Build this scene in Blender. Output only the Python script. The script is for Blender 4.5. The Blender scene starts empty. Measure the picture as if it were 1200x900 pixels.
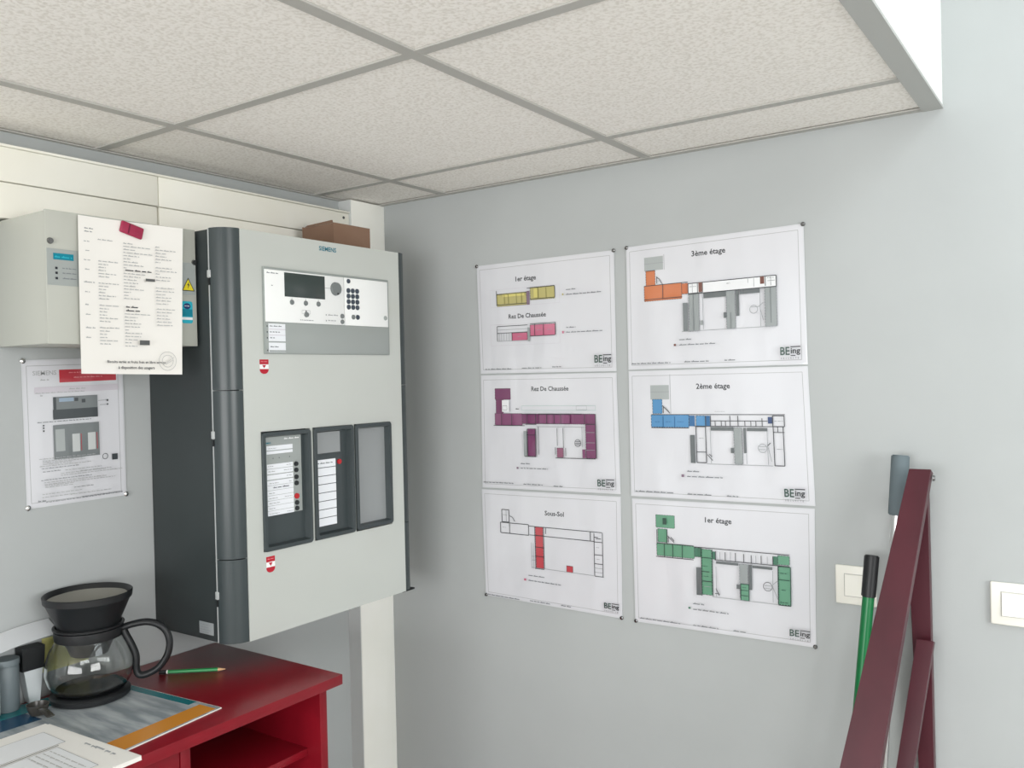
import bpy, bmesh, math, random
from mathutils import Vector, Matrix

random.seed(4)
sc = bpy.context.scene
COL = sc.collection

# ---------------------------------------------------------------- camera
cam_data = bpy.data.cameras.new('camera')
cam = bpy.data.objects.new('camera', cam_data)
COL.objects.link(cam)
cam_data.sensor_width = 36.0
cam_data.lens = 36.0 * 1012.66 / 1200.0
cam_data.clip_start = 0.02
yaw, pitch, roll = 0.6056, -0.0097, -0.0227
fwd = Vector((-math.sin(yaw) * math.cos(pitch), math.cos(yaw) * math.cos(pitch), math.sin(pitch)))
rt = Vector((math.cos(yaw), math.sin(yaw), 0))
up = rt.cross(fwd)
r2 = rt * math.cos(roll) + up * math.sin(roll)
u2 = -rt * math.sin(roll) + up * math.cos(roll)
M = Matrix((r2, u2, -fwd)).transposed().to_4x4()
M.translation = Vector((1.8092, -1.8992, 1.6))
cam.matrix_world = M
sc.camera = cam

# ---------------------------------------------------------------- world, light, exposure
w = bpy.data.worlds.new('world')
sc.world = w
w.use_nodes = True
w.node_tree.nodes['Background'].inputs[0].default_value = (0.78, 0.88, 1.0, 1)
w.node_tree.nodes['Background'].inputs[1].default_value = 1.0

def area(name, loc, target, sx, sy, power, color):
    l = bpy.data.lights.new(name, 'AREA')
    l.shape = 'RECTANGLE'; l.size = sx; l.size_y = sy
    l.energy = power; l.color = color
    o = bpy.data.objects.new(name, l)
    COL.objects.link(o)
    o.location = loc
    d = Vector(target) - Vector(loc)
    o.rotation_euler = d.to_track_quat('-Z', 'Y').to_euler()
    return o

# daylight by side windows and roof light; front fill added to lift the ceiling
area('daylight_side', (4.58, -2.2, 1.75), (0, -2.0, 2.0), 2.0, 1.3, 60, (1.0, 0.985, 0.96))
area('fill_front', (1.8, -4.58, 1.4), (1.8, 0, 2.3), 2.8, 1.1, 62, (1.0, 0.985, 0.97))
area('daylight_roof', (2.75, -0.95, 2.93), (2.75, -0.95, 0), 1.2, 1.2, 13, (0.95, 1.0, 0.99))

sc.view_settings.view_transform = 'Standard'
sc.view_settings.look = 'None'
sc.view_settings.gamma = 1
sc.view_settings.use_curve_mapping = False
sc.view_settings.exposure = 0.3

# ---------------------------------------------------------------- materials
def mat(name, color, rough=0.5, metal=0.0, spec=0.5, coat=0.0, trans=0.0, ior=1.45):
    m = bpy.data.materials.new(name)
    m.use_nodes = True
    b = m.node_tree.nodes['Principled BSDF']
    b.inputs['Base Color'].default_value = (*color, 1)
    b.inputs['Roughness'].default_value = rough
    b.inputs['Metallic'].default_value = metal
    b.inputs['Specular IOR Level'].default_value = spec
    b.inputs['Coat Weight'].default_value = coat
    b.inputs['Coat Roughness'].default_value = 0.12
    b.inputs['Transmission Weight'].default_value = trans
    b.inputs['IOR'].default_value = ior
    return m

def srgb(r, g, b):
    f = lambda c: (c / 255 / 12.92) if c / 255 <= 0.04045 else ((c / 255 + 0.055) / 1.055) ** 2.4
    return (f(r), f(g), f(b))

def add_noise(m, c1, c2, scale, stretch=(1, 1, 1), bump=0.0, bscale=None, detail=3, lo=0.35, hi=0.65, dist=0.01):
    nt = m.node_tree; b = nt.nodes['Principled BSDF']
    tc = nt.nodes.new('ShaderNodeTexCoord'); mp = nt.nodes.new('ShaderNodeMapping')
    mp.inputs['Scale'].default_value = stretch
    nt.links.new(tc.outputs['Object'], mp.inputs['Vector'])
    n = nt.nodes.new('ShaderNodeTexNoise'); n.inputs['Scale'].default_value = scale; n.inputs['Detail'].default_value = detail
    nt.links.new(mp.outputs[0], n.inputs['Vector'])
    if c1 is not None:
        r = nt.nodes.new('ShaderNodeValToRGB')
        r.color_ramp.elements[0].position = lo; r.color_ramp.elements[1].position = hi
        r.color_ramp.elements[0].color = (*c1, 1); r.color_ramp.elements[1].color = (*c2, 1)
        nt.links.new(n.outputs['Fac'], r.inputs['Fac']); nt.links.new(r.outputs['Color'], b.inputs['Base Color'])
    if bump > 0:
        n2 = n
        if bscale:
            n2 = nt.nodes.new('ShaderNodeTexNoise'); n2.inputs['Scale'].default_value = bscale; n2.inputs['Detail'].default_value = detail
            nt.links.new(mp.outputs[0], n2.inputs['Vector'])
        bp = nt.nodes.new('ShaderNodeBump'); bp.inputs['Strength'].default_value = bump; bp.inputs['Distance'].default_value = dist
        nt.links.new(n2.outputs['Fac'], bp.inputs['Height']); nt.links.new(bp.outputs['Normal'], b.inputs['Normal'])
    return m

MT = {}
MT['wall'] = add_noise(mat('wall_paint', srgb(197, 202, 203), 0.55, spec=0.3), srgb(176, 180, 180), srgb(180, 184, 184), 3, bump=0.12, bscale=220, dist=0.0006)
MT['casing_side'] = mat('grey_casing_paint', srgb(214, 217, 216), 0.5)
MT['white'] = add_noise(mat('white_paint', srgb(240, 239, 230), 0.5, spec=0.3), srgb(246, 246, 238), srgb(250, 250, 244), 5)
MT['trunking'] = add_noise(mat('trunking_plastic', srgb(238, 236, 224), 0.42, spec=0.4), srgb(246, 244, 232), srgb(251, 250, 241), 4)
MT['bulkhead'] = mat('bulkhead_plaster', srgb(243, 246, 244), 0.7, spec=0.2)
MT['tile'] = add_noise(mat('mineral_tile', srgb(222, 218, 210), 0.9, spec=0.1), srgb(233, 229, 222), srgb(253, 250, 245), 160, bump=0.3, dist=0.002, detail=4, lo=0.36, hi=0.56)
MT['grid'] = mat('grid_enamel', srgb(182, 181, 176), 0.5)
MT['gridedge'] = mat('edge_trim_enamel', srgb(180, 182, 179), 0.45)
MT['floor'] = add_noise(mat('floor_lino', srgb(150, 146, 140), 0.5), srgb(188, 183, 176), srgb(202, 197, 190), 12)
MT['ceil'] = mat('upper_ceiling_paint', srgb(228, 231, 230), 0.8)
MT['frame'] = mat('window_frame', srgb(230, 230, 228), 0.4)
MT['door'] = add_noise(mat('panel_door_enamel', srgb(205, 210, 205), 0.3, spec=0.5, coat=0.6), srgb(194, 198, 193), srgb(198, 202, 197), 2)
MT['dark'] = mat('anthracite_plastic', srgb(62, 70, 72), 0.3, spec=0.5)
MT['darkm'] = add_noise(mat('anthracite_enamel', srgb(55, 61, 62), 0.42, spec=0.3), srgb(53, 59, 60), srgb(57, 63, 64), 3)
MT['seam'] = mat('seam_black', srgb(25, 28, 30), 0.5)
MT['metal'] = mat('bright_metal', (0.75, 0.75, 0.75), 0.25, metal=1)
MT['rail'] = mat('rail_light', srgb(196, 200, 200), 0.35, metal=0.2)
MT['bezel'] = mat('bezel_grey', srgb(152, 159, 156), 0.45)
MT['greyplate'] = mat('grey_plate', srgb(160, 166, 164), 0.28)
MT['ctrlwhite'] = mat('control_white', srgb(246, 248, 247), 0.35)
MT['lcd'] = mat('lcd_glass', srgb(58, 68, 66), 0.2)
MT['btn'] = mat('button_grey', srgb(120, 126, 126), 0.45)
MT['key'] = mat('key_dark', srgb(62, 72, 84), 0.45)
MT['label'] = mat('label_paper', srgb(240, 243, 248), 0.35)
MT['redled'] = mat('red_button', srgb(190, 35, 42), 0.35)
MT['blackbtn'] = mat('black_button', srgb(36, 40, 42), 0.4)
MT['window_grey'] = mat('clear_window_grey', srgb(150, 154, 155), 0.2, spec=0.5)
MT['silverlab'] = mat('silver_label', srgb(158, 164, 166), 0.4)
MT['psu'] = add_noise(mat('grey_box_enamel', srgb(182, 184, 176), 0.45, spec=0.35), srgb(180, 182, 174), srgb(184, 186, 178), 2)
MT['cardboard'] = add_noise(mat('cardboard', srgb(140, 112, 94), 0.8, spec=0.15), srgb(138, 110, 92), srgb(146, 118, 100), 12, (1, 1, 1))
MT['red'] = add_noise(mat('red_laminate', srgb(150, 20, 36), 0.3, spec=0.5), srgb(126, 16, 30), srgb(136, 18, 33), 14, bump=0.02, bscale=90, dist=0.001)
MT['maroon'] = add_noise(mat('maroon_paint', srgb(90, 32, 44), 0.38, spec=0.5), srgb(70, 26, 36), srgb(78, 29, 40), 5, (3, 3, 1))
MT['green'] = mat('green_enamel', srgb(20, 118, 66), 0.3)
MT['black'] = mat('black_plastic', srgb(30, 32, 34), 0.42)
MT['foam'] = mat('grey_foam', srgb(105, 117, 122), 0.7, spec=0.25)
MT['alu'] = mat('aluminium_tube', (0.8, 0.8, 0.8), 0.3, metal=1)
MT['switch'] = mat('switch_plastic', srgb(240, 239, 230), 0.32)
MT['film'] = mat('laminate_film', srgb(212, 214, 218), 0.35, spec=0.5, coat=0.9)
MT['paper'] = mat('office_paper', srgb(240, 238, 233), 0.75, spec=0.2)
MT['magnet'] = mat('crimson_magnet', srgb(158, 44, 76), 0.35)
MT['magnetd'] = mat('dark_crimson_magnet', srgb(112, 26, 56), 0.35)
MT['pin'] = mat('pin_steel', (0.22, 0.22, 0.22), 0.25, metal=1)
MT['teal'] = mat('teal_print', srgb(35, 115, 122), 0.25)
MT['orange'] = mat('orange_print', srgb(214, 142, 52), 0.25)
MT['brochure'] = add_noise(mat('grey_print_gloss_streaks', srgb(165, 172, 176), 0.22), srgb(140, 149, 154), srgb(186, 192, 196), 9, (1, 5, 1), bump=0.15, dist=0.004)  # lighter streaks of sheen put into the grey colour
MT['navy'] = mat('navy_print', srgb(22, 66, 96), 0.25)
MT['glass'] = mat('pot_glass', (0.86, 0.88, 0.87), 0.02, trans=1.0, ior=1.45)
MT['smoke'] = mat('smoked_plastic', srgb(62, 60, 56), 0.25)
MT['pencil'] = mat('pencil_green', srgb(28, 140, 74), 0.35)
MT['wood'] = mat('pencil_wood', srgb(214, 172, 128), 0.7)
MT['cup'] = mat('white_cup', srgb(214, 220, 222), 0.35)
MT['greyc'] = mat('grey_canister', srgb(112, 122, 126), 0.5)
MT['brown'] = mat('beige_jar', srgb(150, 132, 104), 0.6)
MT['filter'] = mat('shaded_filter_paper', srgb(150, 149, 142), 0.7, spec=0.2)  # paper colour darkened to stand for the shade inside the cone
MT['leaflet'] = mat('white_leaflet', srgb(206, 209, 212), 0.5)
# wavy gloss on laminated sheets: long vertical ripples of the film
def ripple(m):
    nt = m.node_tree; b = nt.nodes['Principled BSDF']
    tc = nt.nodes.new('ShaderNodeTexCoord'); mp = nt.nodes.new('ShaderNodeMapping'); mp.inputs['Scale'].default_value = (1, 1, 0.3)
    n = nt.nodes.new('ShaderNodeTexNoise'); n.inputs['Scale'].default_value = 9; n.inputs['Detail'].default_value = 1.5
    bp = nt.nodes.new('ShaderNodeBump'); bp.inputs['Strength'].default_value = 0.6; bp.inputs['Distance'].default_value = 0.015
    nt.links.new(tc.outputs['Object'], mp.inputs['Vector']); nt.links.new(mp.outputs[0], n.inputs['Vector'])
    nt.links.new(n.outputs['Fac'], bp.inputs['Height']); nt.links.new(bp.outputs['Normal'], b.inputs['Normal'])
    nt.links.new(bp.outputs['Normal'], b.inputs['Coat Normal'])
ripple(MT['film'])
# printing ink: colour of each printed shape comes from the mesh attribute "ink"
def ink_mat(name, glossy):
    m = mat(name, (1, 1, 1), 0.3 if glossy else 0.75, spec=0.5 if glossy else 0.2, coat=0.9 if glossy else 0)
    m.node_tree.nodes['Principled BSDF'].inputs['Coat Roughness'].default_value = 0.05
    nt = m.node_tree; a = nt.nodes.new('ShaderNodeAttribute'); a.attribute_name = 'ink'
    nt.links.new(a.outputs['Color'], nt.nodes['Principled BSDF'].inputs['Base Color'])
    if glossy: ripple(m)
    return m
MT['inkg'] = ink_mat('print_ink_laminated', True)
MT['ink'] = ink_mat('print_ink', False)

INK = {'k': (52, 55, 60), 'x': (128, 132, 137), 'gx': (172, 174, 176), 'g': (150, 154, 158), 'lg': (168, 174, 174), 'mg': (150, 156, 157), 'md': (120, 126, 128),
       'dg': (98, 104, 106), 'g2': (96, 98, 98), 'g3': (190, 190, 188), 'd': (70, 72, 76), 'dk': (62, 68, 72), 'w': (232, 234, 236), 'pg': (205, 200, 208), 'yb': (190, 180, 90), 'ye': (186, 177, 112),
       'yl': (214, 204, 120), 'yd': (130, 124, 70), 'pk': (198, 104, 134), 'mv': (128, 106, 124), 'pu': (118, 58, 98), 'pl': (134, 78, 114), 'pm': (140, 84, 110),
       'tl': (150, 188, 180), 'rd': (190, 76, 84), 'og': (202, 116, 70), 'od': (194, 104, 58), 'br': (112, 66, 56), 'bl': (82, 142, 190), 'bd': (44, 102, 152),
       'bn': (44, 66, 112), 'gn': (100, 154, 126), 'gd': (66, 116, 94), 'gk': (42, 74, 64), 'rs': (186, 46, 60), 'rt': (225, 140, 145), 'bb': (150, 170, 190), 'pl2': (200, 204, 204),
       'tq': (50, 170, 190), 'tqd': (30, 130, 150), 'yw': (222, 205, 50), 'wt': (245, 245, 245), 'sb': (56, 122, 140)}
# ---------------------------------------------------------------- helpers
def tag(o, label=None, cat=None, group=None, kind=None):
    if label: o['label'] = label
    if cat: o['category'] = cat
    if group: o['group'] = group
    if kind: o['kind'] = kind
    return o

def empty(name, loc, label=None, cat=None, group=None, kind=None):
    o = bpy.data.objects.new(name, None); COL.objects.link(o)
    o.location = loc; o.empty_display_size = 0.02
    return tag(o, label, cat, group, kind)

def link(name, bm, m, parent=None, smooth=False, angle=0.6):
    me = bpy.data.meshes.new(name)
    bmesh.ops.recalc_face_normals(bm, faces=bm.faces)
    bm.to_mesh(me); bm.free()
    if smooth:
        for p in me.polygons: p.use_smooth = True
        try: me.set_sharp_from_angle(angle=angle)
        except Exception: pass
    mm = MT[m] if isinstance(m, str) else m
    me.materials.append(mm)
    o = bpy.data.objects.new(name, me); COL.objects.link(o)
    if parent is not None:
        o.parent = parent
        o.matrix_parent_inverse = Matrix.Translation(parent_world(parent)).inverted()
    return o

def parent_world(p):
    # parts are built in world coordinates; a part's own offset is zero, so its sub-parts need none
    return Vector((0, 0, 0)) if p.parent is not None else Vector(p.location)

def bx(bm, x0, x1, y0, y1, z0, z1, bev=0.0, seg=2):
    r = bmesh.ops.create_cube(bm, size=1)
    for v in r['verts']:
        v.co = Vector(((x0 + x1) / 2 + v.co.x * (x1 - x0), (y0 + y1) / 2 + v.co.y * (y1 - y0), (z0 + z1) / 2 + v.co.z * (z1 - z0)))
    if bev > 0:
        es = list({e for v in r['verts'] for e in v.link_edges})
        bmesh.ops.bevel(bm, geom=es, offset=bev, segments=seg, profile=0.5, affect='EDGES')
    return bm

def box(name, m, x0, x1, y0, y1, z0, z1, parent=None, bev=0.0, seg=2):
    return link(name, bx(bmesh.new(), x0, x1, y0, y1, z0, z1, bev, seg), m, parent, smooth=bev > 0)

def hexa(bm, lo, hi):
    """lo, hi: four corners each, same order"""
    vs = [bm.verts.new(p) for p in lo] + [bm.verts.new(p) for p in hi]
    n = len(lo)
    bm.faces.new(vs[:n]); bm.faces.new(vs[n:][::-1])
    for i in range(n):
        bm.faces.new((vs[i], vs[(i + 1) % n], vs[n + (i + 1) % n], vs[n + i]))
    return bm

def cyl(bm, p0, p1, r0, r1=None, seg=24, cap=True):
    r1 = r0 if r1 is None else r1
    p0, p1 = Vector(p0), Vector(p1); d = p1 - p0
    rr = bmesh.ops.create_cone(bm, cap_ends=cap, segments=seg, radius1=r0, radius2=r1, depth=d.length)
    q = Vector((0, 0, 1)).rotation_difference(d.normalized()).to_matrix().to_4x4()
    bmesh.ops.transform(bm, matrix=Matrix.Translation((p0 + p1) / 2) @ q, verts=rr['verts'])
    return bm

def lathe(bm, prof, c, seg=48):
    """closed profile (r,z) revolved about the vertical through c"""
    rings = []
    for r, z in prof:
        if r < 1e-5: rings.append([bm.verts.new((c[0], c[1], c[2] + z))])
        else: rings.append([bm.verts.new((c[0] + r * math.cos(2 * math.pi * i / seg), c[1] + r * math.sin(2 * math.pi * i / seg), c[2] + z)) for i in range(seg)])
    for a, b in zip(rings[:-1], rings[1:]):
        for i in range(seg):
            j = (i + 1) % seg
            if len(a) == 1 and len(b) == 1: continue
            if len(a) == 1: bm.faces.new((a[0], b[i], b[j]))
            elif len(b) == 1: bm.faces.new((a[i], a[j], b[0]))
            else: bm.faces.new((a[i], a[j], b[j], b[i]))
    return bm

def tube(bm, pts, rx, ry=None, seg=12, side=None):
    """tube of elliptic section along pts; side = reference sideways vector"""
    ry = rx if ry is None else ry
    P = [Vector(p) for p in pts]; rings = []
    for i, p in enumerate(P):
        t = (P[min(i + 1, len(P) - 1)] - P[max(i - 1, 0)]).normalized()
        s = Vector(side) if side else (Vector((0, 0, 1)) if abs(t.z) < 0.9 else Vector((1, 0, 0)))
        s = (s - t * s.dot(t)).normalized(); n = t.cross(s)
        rings.append([bm.verts.new(p + s * rx * math.cos(2 * math.pi * k / seg) + n * ry * math.sin(2 * math.pi * k / seg)) for k in range(seg)])
    for a, b in zip(rings[:-1], rings[1:]):
        for k in range(seg): bm.faces.new((a[k], a[(k + 1) % seg], b[(k + 1) % seg], b[k]))
    bm.faces.new(rings[0][::-1]); bm.faces.new(rings[-1])
    return bm

def spline(pts, n=8):
    P = [Vector(p) for p in pts]; P = [P[0] * 2 - P[1]] + P + [P[-1] * 2 - P[-2]]; out = []
    for i in range(1, len(P) - 2):
        for k in range(n):
            t = k / n; a, b, c, d = P[i - 1:i + 3]
            out.append(0.5 * ((2 * b) + (c - a) * t + (2 * a - 5 * b + 4 * c - d) * t * t + (3 * b - a - 3 * c + d) * t ** 3))
    out.append(P[-2]); return out

# ---------------------------------------------------------------- flat printing
_glyph = {}
def glyphs(s, bold=False):
    """triangulated outline of a line of text, normalised to width 1"""
    k = (s, bold)
    if k in _glyph: return _glyph[k]
    cu = bpy.data.curves.new('lettering', 'FONT'); cu.body = s; cu.size = 1; cu.resolution_u = 2
    cu.offset = 0.022 if bold else 0.012
    ob = bpy.data.objects.new('lettering', cu); COL.objects.link(ob)
    dg = bpy.context.evaluated_depsgraph_get()
    me = bpy.data.meshes.new_from_object(ob.evaluated_get(dg))
    vs = [v.co.copy() for v in me.vertices]; fs = [tuple(p.vertices) for p in me.polygons]
    bpy.data.objects.remove(ob); bpy.data.curves.remove(cu); bpy.data.meshes.remove(me)
    x0 = min(v.x for v in vs); x1 = max(v.x for v in vs); y1 = max(v.y for v in vs)
    k2 = 1 / (x1 - x0)
    _glyph[k] = ([((v.x - x0) * k2, v.y * k2) for v in vs], fs, y1 * k2)
    return _glyph[k]

class Print:
    """collects flat printed shapes given in sheet metres (s right, t down)"""
    def __init__(self, fmap, off=0.0004, step=0.000025):
        self.f = fmap; self.v = []; self.fc = []; self.c = []; self.off = off; self.step = step; self.n = 0; self.rnd = random.Random(7)
    def poly(self, pts, col, faces=None):
        self.n += 1; b = len(self.v); o = self.off + self.n * self.step
        for s, t in pts: self.v.append(self.f(s, t, o))
        for f in (faces or [tuple(range(len(pts)))]):
            self.fc.append(tuple(b + i for i in f)); self.c.append(col)
    def rect(self, s0, t0, s1, t1, col): self.poly([(s0, t0), (s1, t0), (s1, t1), (s0, t1)], col)
    def line(self, s0, t0, s1, t1, col, w=0.0011):
        dx, dy = s1 - s0, t1 - t0; L = math.hypot(dx, dy) or 1; nx, ny = -dy / L * w / 2, dx / L * w / 2
        self.poly([(s0 + nx, t0 + ny), (s1 + nx, t1 + ny), (s1 - nx, t1 - ny), (s0 - nx, t0 - ny)], col)
    def outline(self, s0, t0, s1, t1, col, w=0.0007):
        for a in ((s0, t0, s1, t0), (s1, t0, s1, t1), (s1, t1, s0, t1), (s0, t1, s0, t0)): self.line(*a, col, w)
    def dashes(self, s0, t0, s1, t1, col, w=0.0009):
        for (x0, y0, x1, y1) in ((s0, t0, s1, t0), (s1, t0, s1, t1), (s0, t1, s1, t1), (s0, t0, s0, t1)):
            L = math.hypot(x1 - x0, y1 - y0); n = max(1, int(L / .006))
            for i in range(n):
                a, c = i / n, (i + .72) / n
                self.line(x0 + (x1 - x0) * a, y0 + (y1 - y0) * a, x0 + (x1 - x0) * c, y0 + (y1 - y0) * c, col, w)
    def text(self, s, s0, t, s1, col, bold=False, h=None):
        vs, fs, hh = glyphs(s, bold); W = s1 - s0
        ky = W if h is None else h / hh
        self.n += 1; b = len(self.v); o = self.off + self.n * self.step
        for x, y in vs: self.v.append(self.f(s0 + x * W, t - y * ky, o))
        for f in fs: self.fc.append(tuple(b + i for i in f)); self.c.append(col)
    def scrib(self, s0, t, s1, h, col):
        """a line of print too small to read: short word-length dashes"""
        x = s0
        while x < s1 - h * 0.3:
            wl = min(h * self.rnd.uniform(1.0, 3.2), s1 - x)
            self.rect(x, t - h * 0.24, x + wl, t + h * 0.10, col)
            if self.rnd.random() < 0.7: self.rect(x + wl * 0.2, t - h * 0.5, x + wl * 0.34, t - h * 0.25, col)
            x += wl + h * 0.45
    def ring(self, s, t, r, col, w=0.001, e=1.0):
        N = 20
        for i in range(N):
            a, b = 2 * math.pi * i / N, 2 * math.pi * (i + 1) / N
            self.poly([(s + r * math.cos(a), t + e * r * math.sin(a)), (s + r * math.cos(b), t + e * r * math.sin(b)),
                       (s + (r - w) * math.cos(b), t + e * (r - w) * math.sin(b)), (s + (r - w) * math.cos(a), t + e * (r - w) * math.sin(a))], col)
    def logo(self, s0, t0, s1, t1):
        W, H = s1 - s0, t1 - t0
        self.outline(s0, t0, s1, t1, 'pg', 0.0005)
        self.text('BE', s0 + W * .04, t0 + H * .66, s0 + W * .48, 'gk', False, H * .55)
        self.rect(s0 + W * .52, t0 + H * .08, s0 + W * .98, t0 + H * .15, 'k')
        self.text('ing', s0 + W * .53, t0 + H * .56, s0 + W * .97, 'k', True, H * .36)
        self.rect(s0 + W * .52, t0 + H * .69, s0 + W * .74, t0 + H * .75, 'k')
        for i, ch in enumerate('SECURITE'):
            x = s0 + W * (.06 + .113 * i)
            self.text(ch, x, t0 + H * .95, x + (W * .055 if ch != 'I' else W * .014), 'x', False, H * .12)
    def art(self, items):
        for a in items:
            k = a[0]
            if k == 'r':
                self.rect(*a[2:], a[1])
                if a[1] in ('pu', 'pl', 'pm', 'og', 'od', 'gn', 'gd', 'bl', 'ye', 'pk', 'rd', 'mg') and min(a[4] - a[2], a[5] - a[3]) > .012: self.dashes(*a[2:], 'x' if a[1] == 'mg' else 'k')
            elif k == 'o': self.outline(*a[2:], a[1])
            elif k == 'O': self.outline(*a[2:], a[1], 0.0019)
            elif k == 'l': self.line(*a[2:], a[1], 0.0011 if a[1] in ('g', 'g3', 'pg', 'tl') else 0.0016)
            elif k == 't': self.text(a[5], a[2], a[3], a[4], a[1] if a[1] != 'x' else 'k', a[1] == 'x')
            elif k == 'T': self.text(a[5], a[2], a[3], a[4], 'd', True)
            elif k == 's': self.scrib(a[2], a[3], a[4], a[5], a[1])
            elif k == 'L': self.logo(*a[1:])
            elif k in 'cC': self.ring(a[2], a[3], a[4], a[1], 0.0012)
    def build(self, name, m, parent):
        me = bpy.data.meshes.new(name); me.from_pydata(self.v, [], self.fc)
        at = me.color_attributes.new('ink', 'FLOAT_COLOR', 'CORNER'); i = 0
        for p, c in zip(me.polygons, self.c):
            rgb = srgb(*INK[c])
            for _ in p.loop_indices:
                at.data[i].color = (*rgb, 1); i += 1
        me.materials.append(MT[m])
        o = bpy.data.objects.new(name, me); COL.objects.link(o); o.parent = parent
        o.matrix_parent_inverse = Matrix.Translation(parent_world(parent)).inverted()
        if name.endswith('_print'): o['kind'] = 'stuff'
        return o

CORNERS = {
 'plan1': [(0.3864, 1.9019), (0.8097, 1.9034), (0.3925, 1.607), (0.8096, 1.6051)],
 'plan2': [(0.3924, 1.6024), (0.8095, 1.6019), (0.3894, 1.2954), (0.8141, 1.3019)],
 'plan3': [(0.3863, 1.2906), (0.814, 1.2956), (0.3926, 0.9999), (0.8114, 0.9935)],
 'plan4': [(0.8426, 1.9063), (1.2697, 1.9139), (0.8424, 1.6075), (1.273, 1.6098)],
 'plan5': [(0.8423, 1.6044), (1.2729, 1.6061), (0.8421, 1.2994), (1.2835, 1.3041)],
 'plan6': [(0.8442, 1.2933), (1.2815, 1.2984), (0.8464, 0.9921), (1.2795, 0.997)],
 'manual': [(-1.0281, 1.6538), (-0.8097, 1.66), (-1.0246, 1.3512), (-0.8084, 1.3533)],
 'notice': [(-1.0137, 1.9236), (-0.788, 1.9263), (-1.0172, 1.6222), (-0.8013, 1.618)],
}
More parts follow.
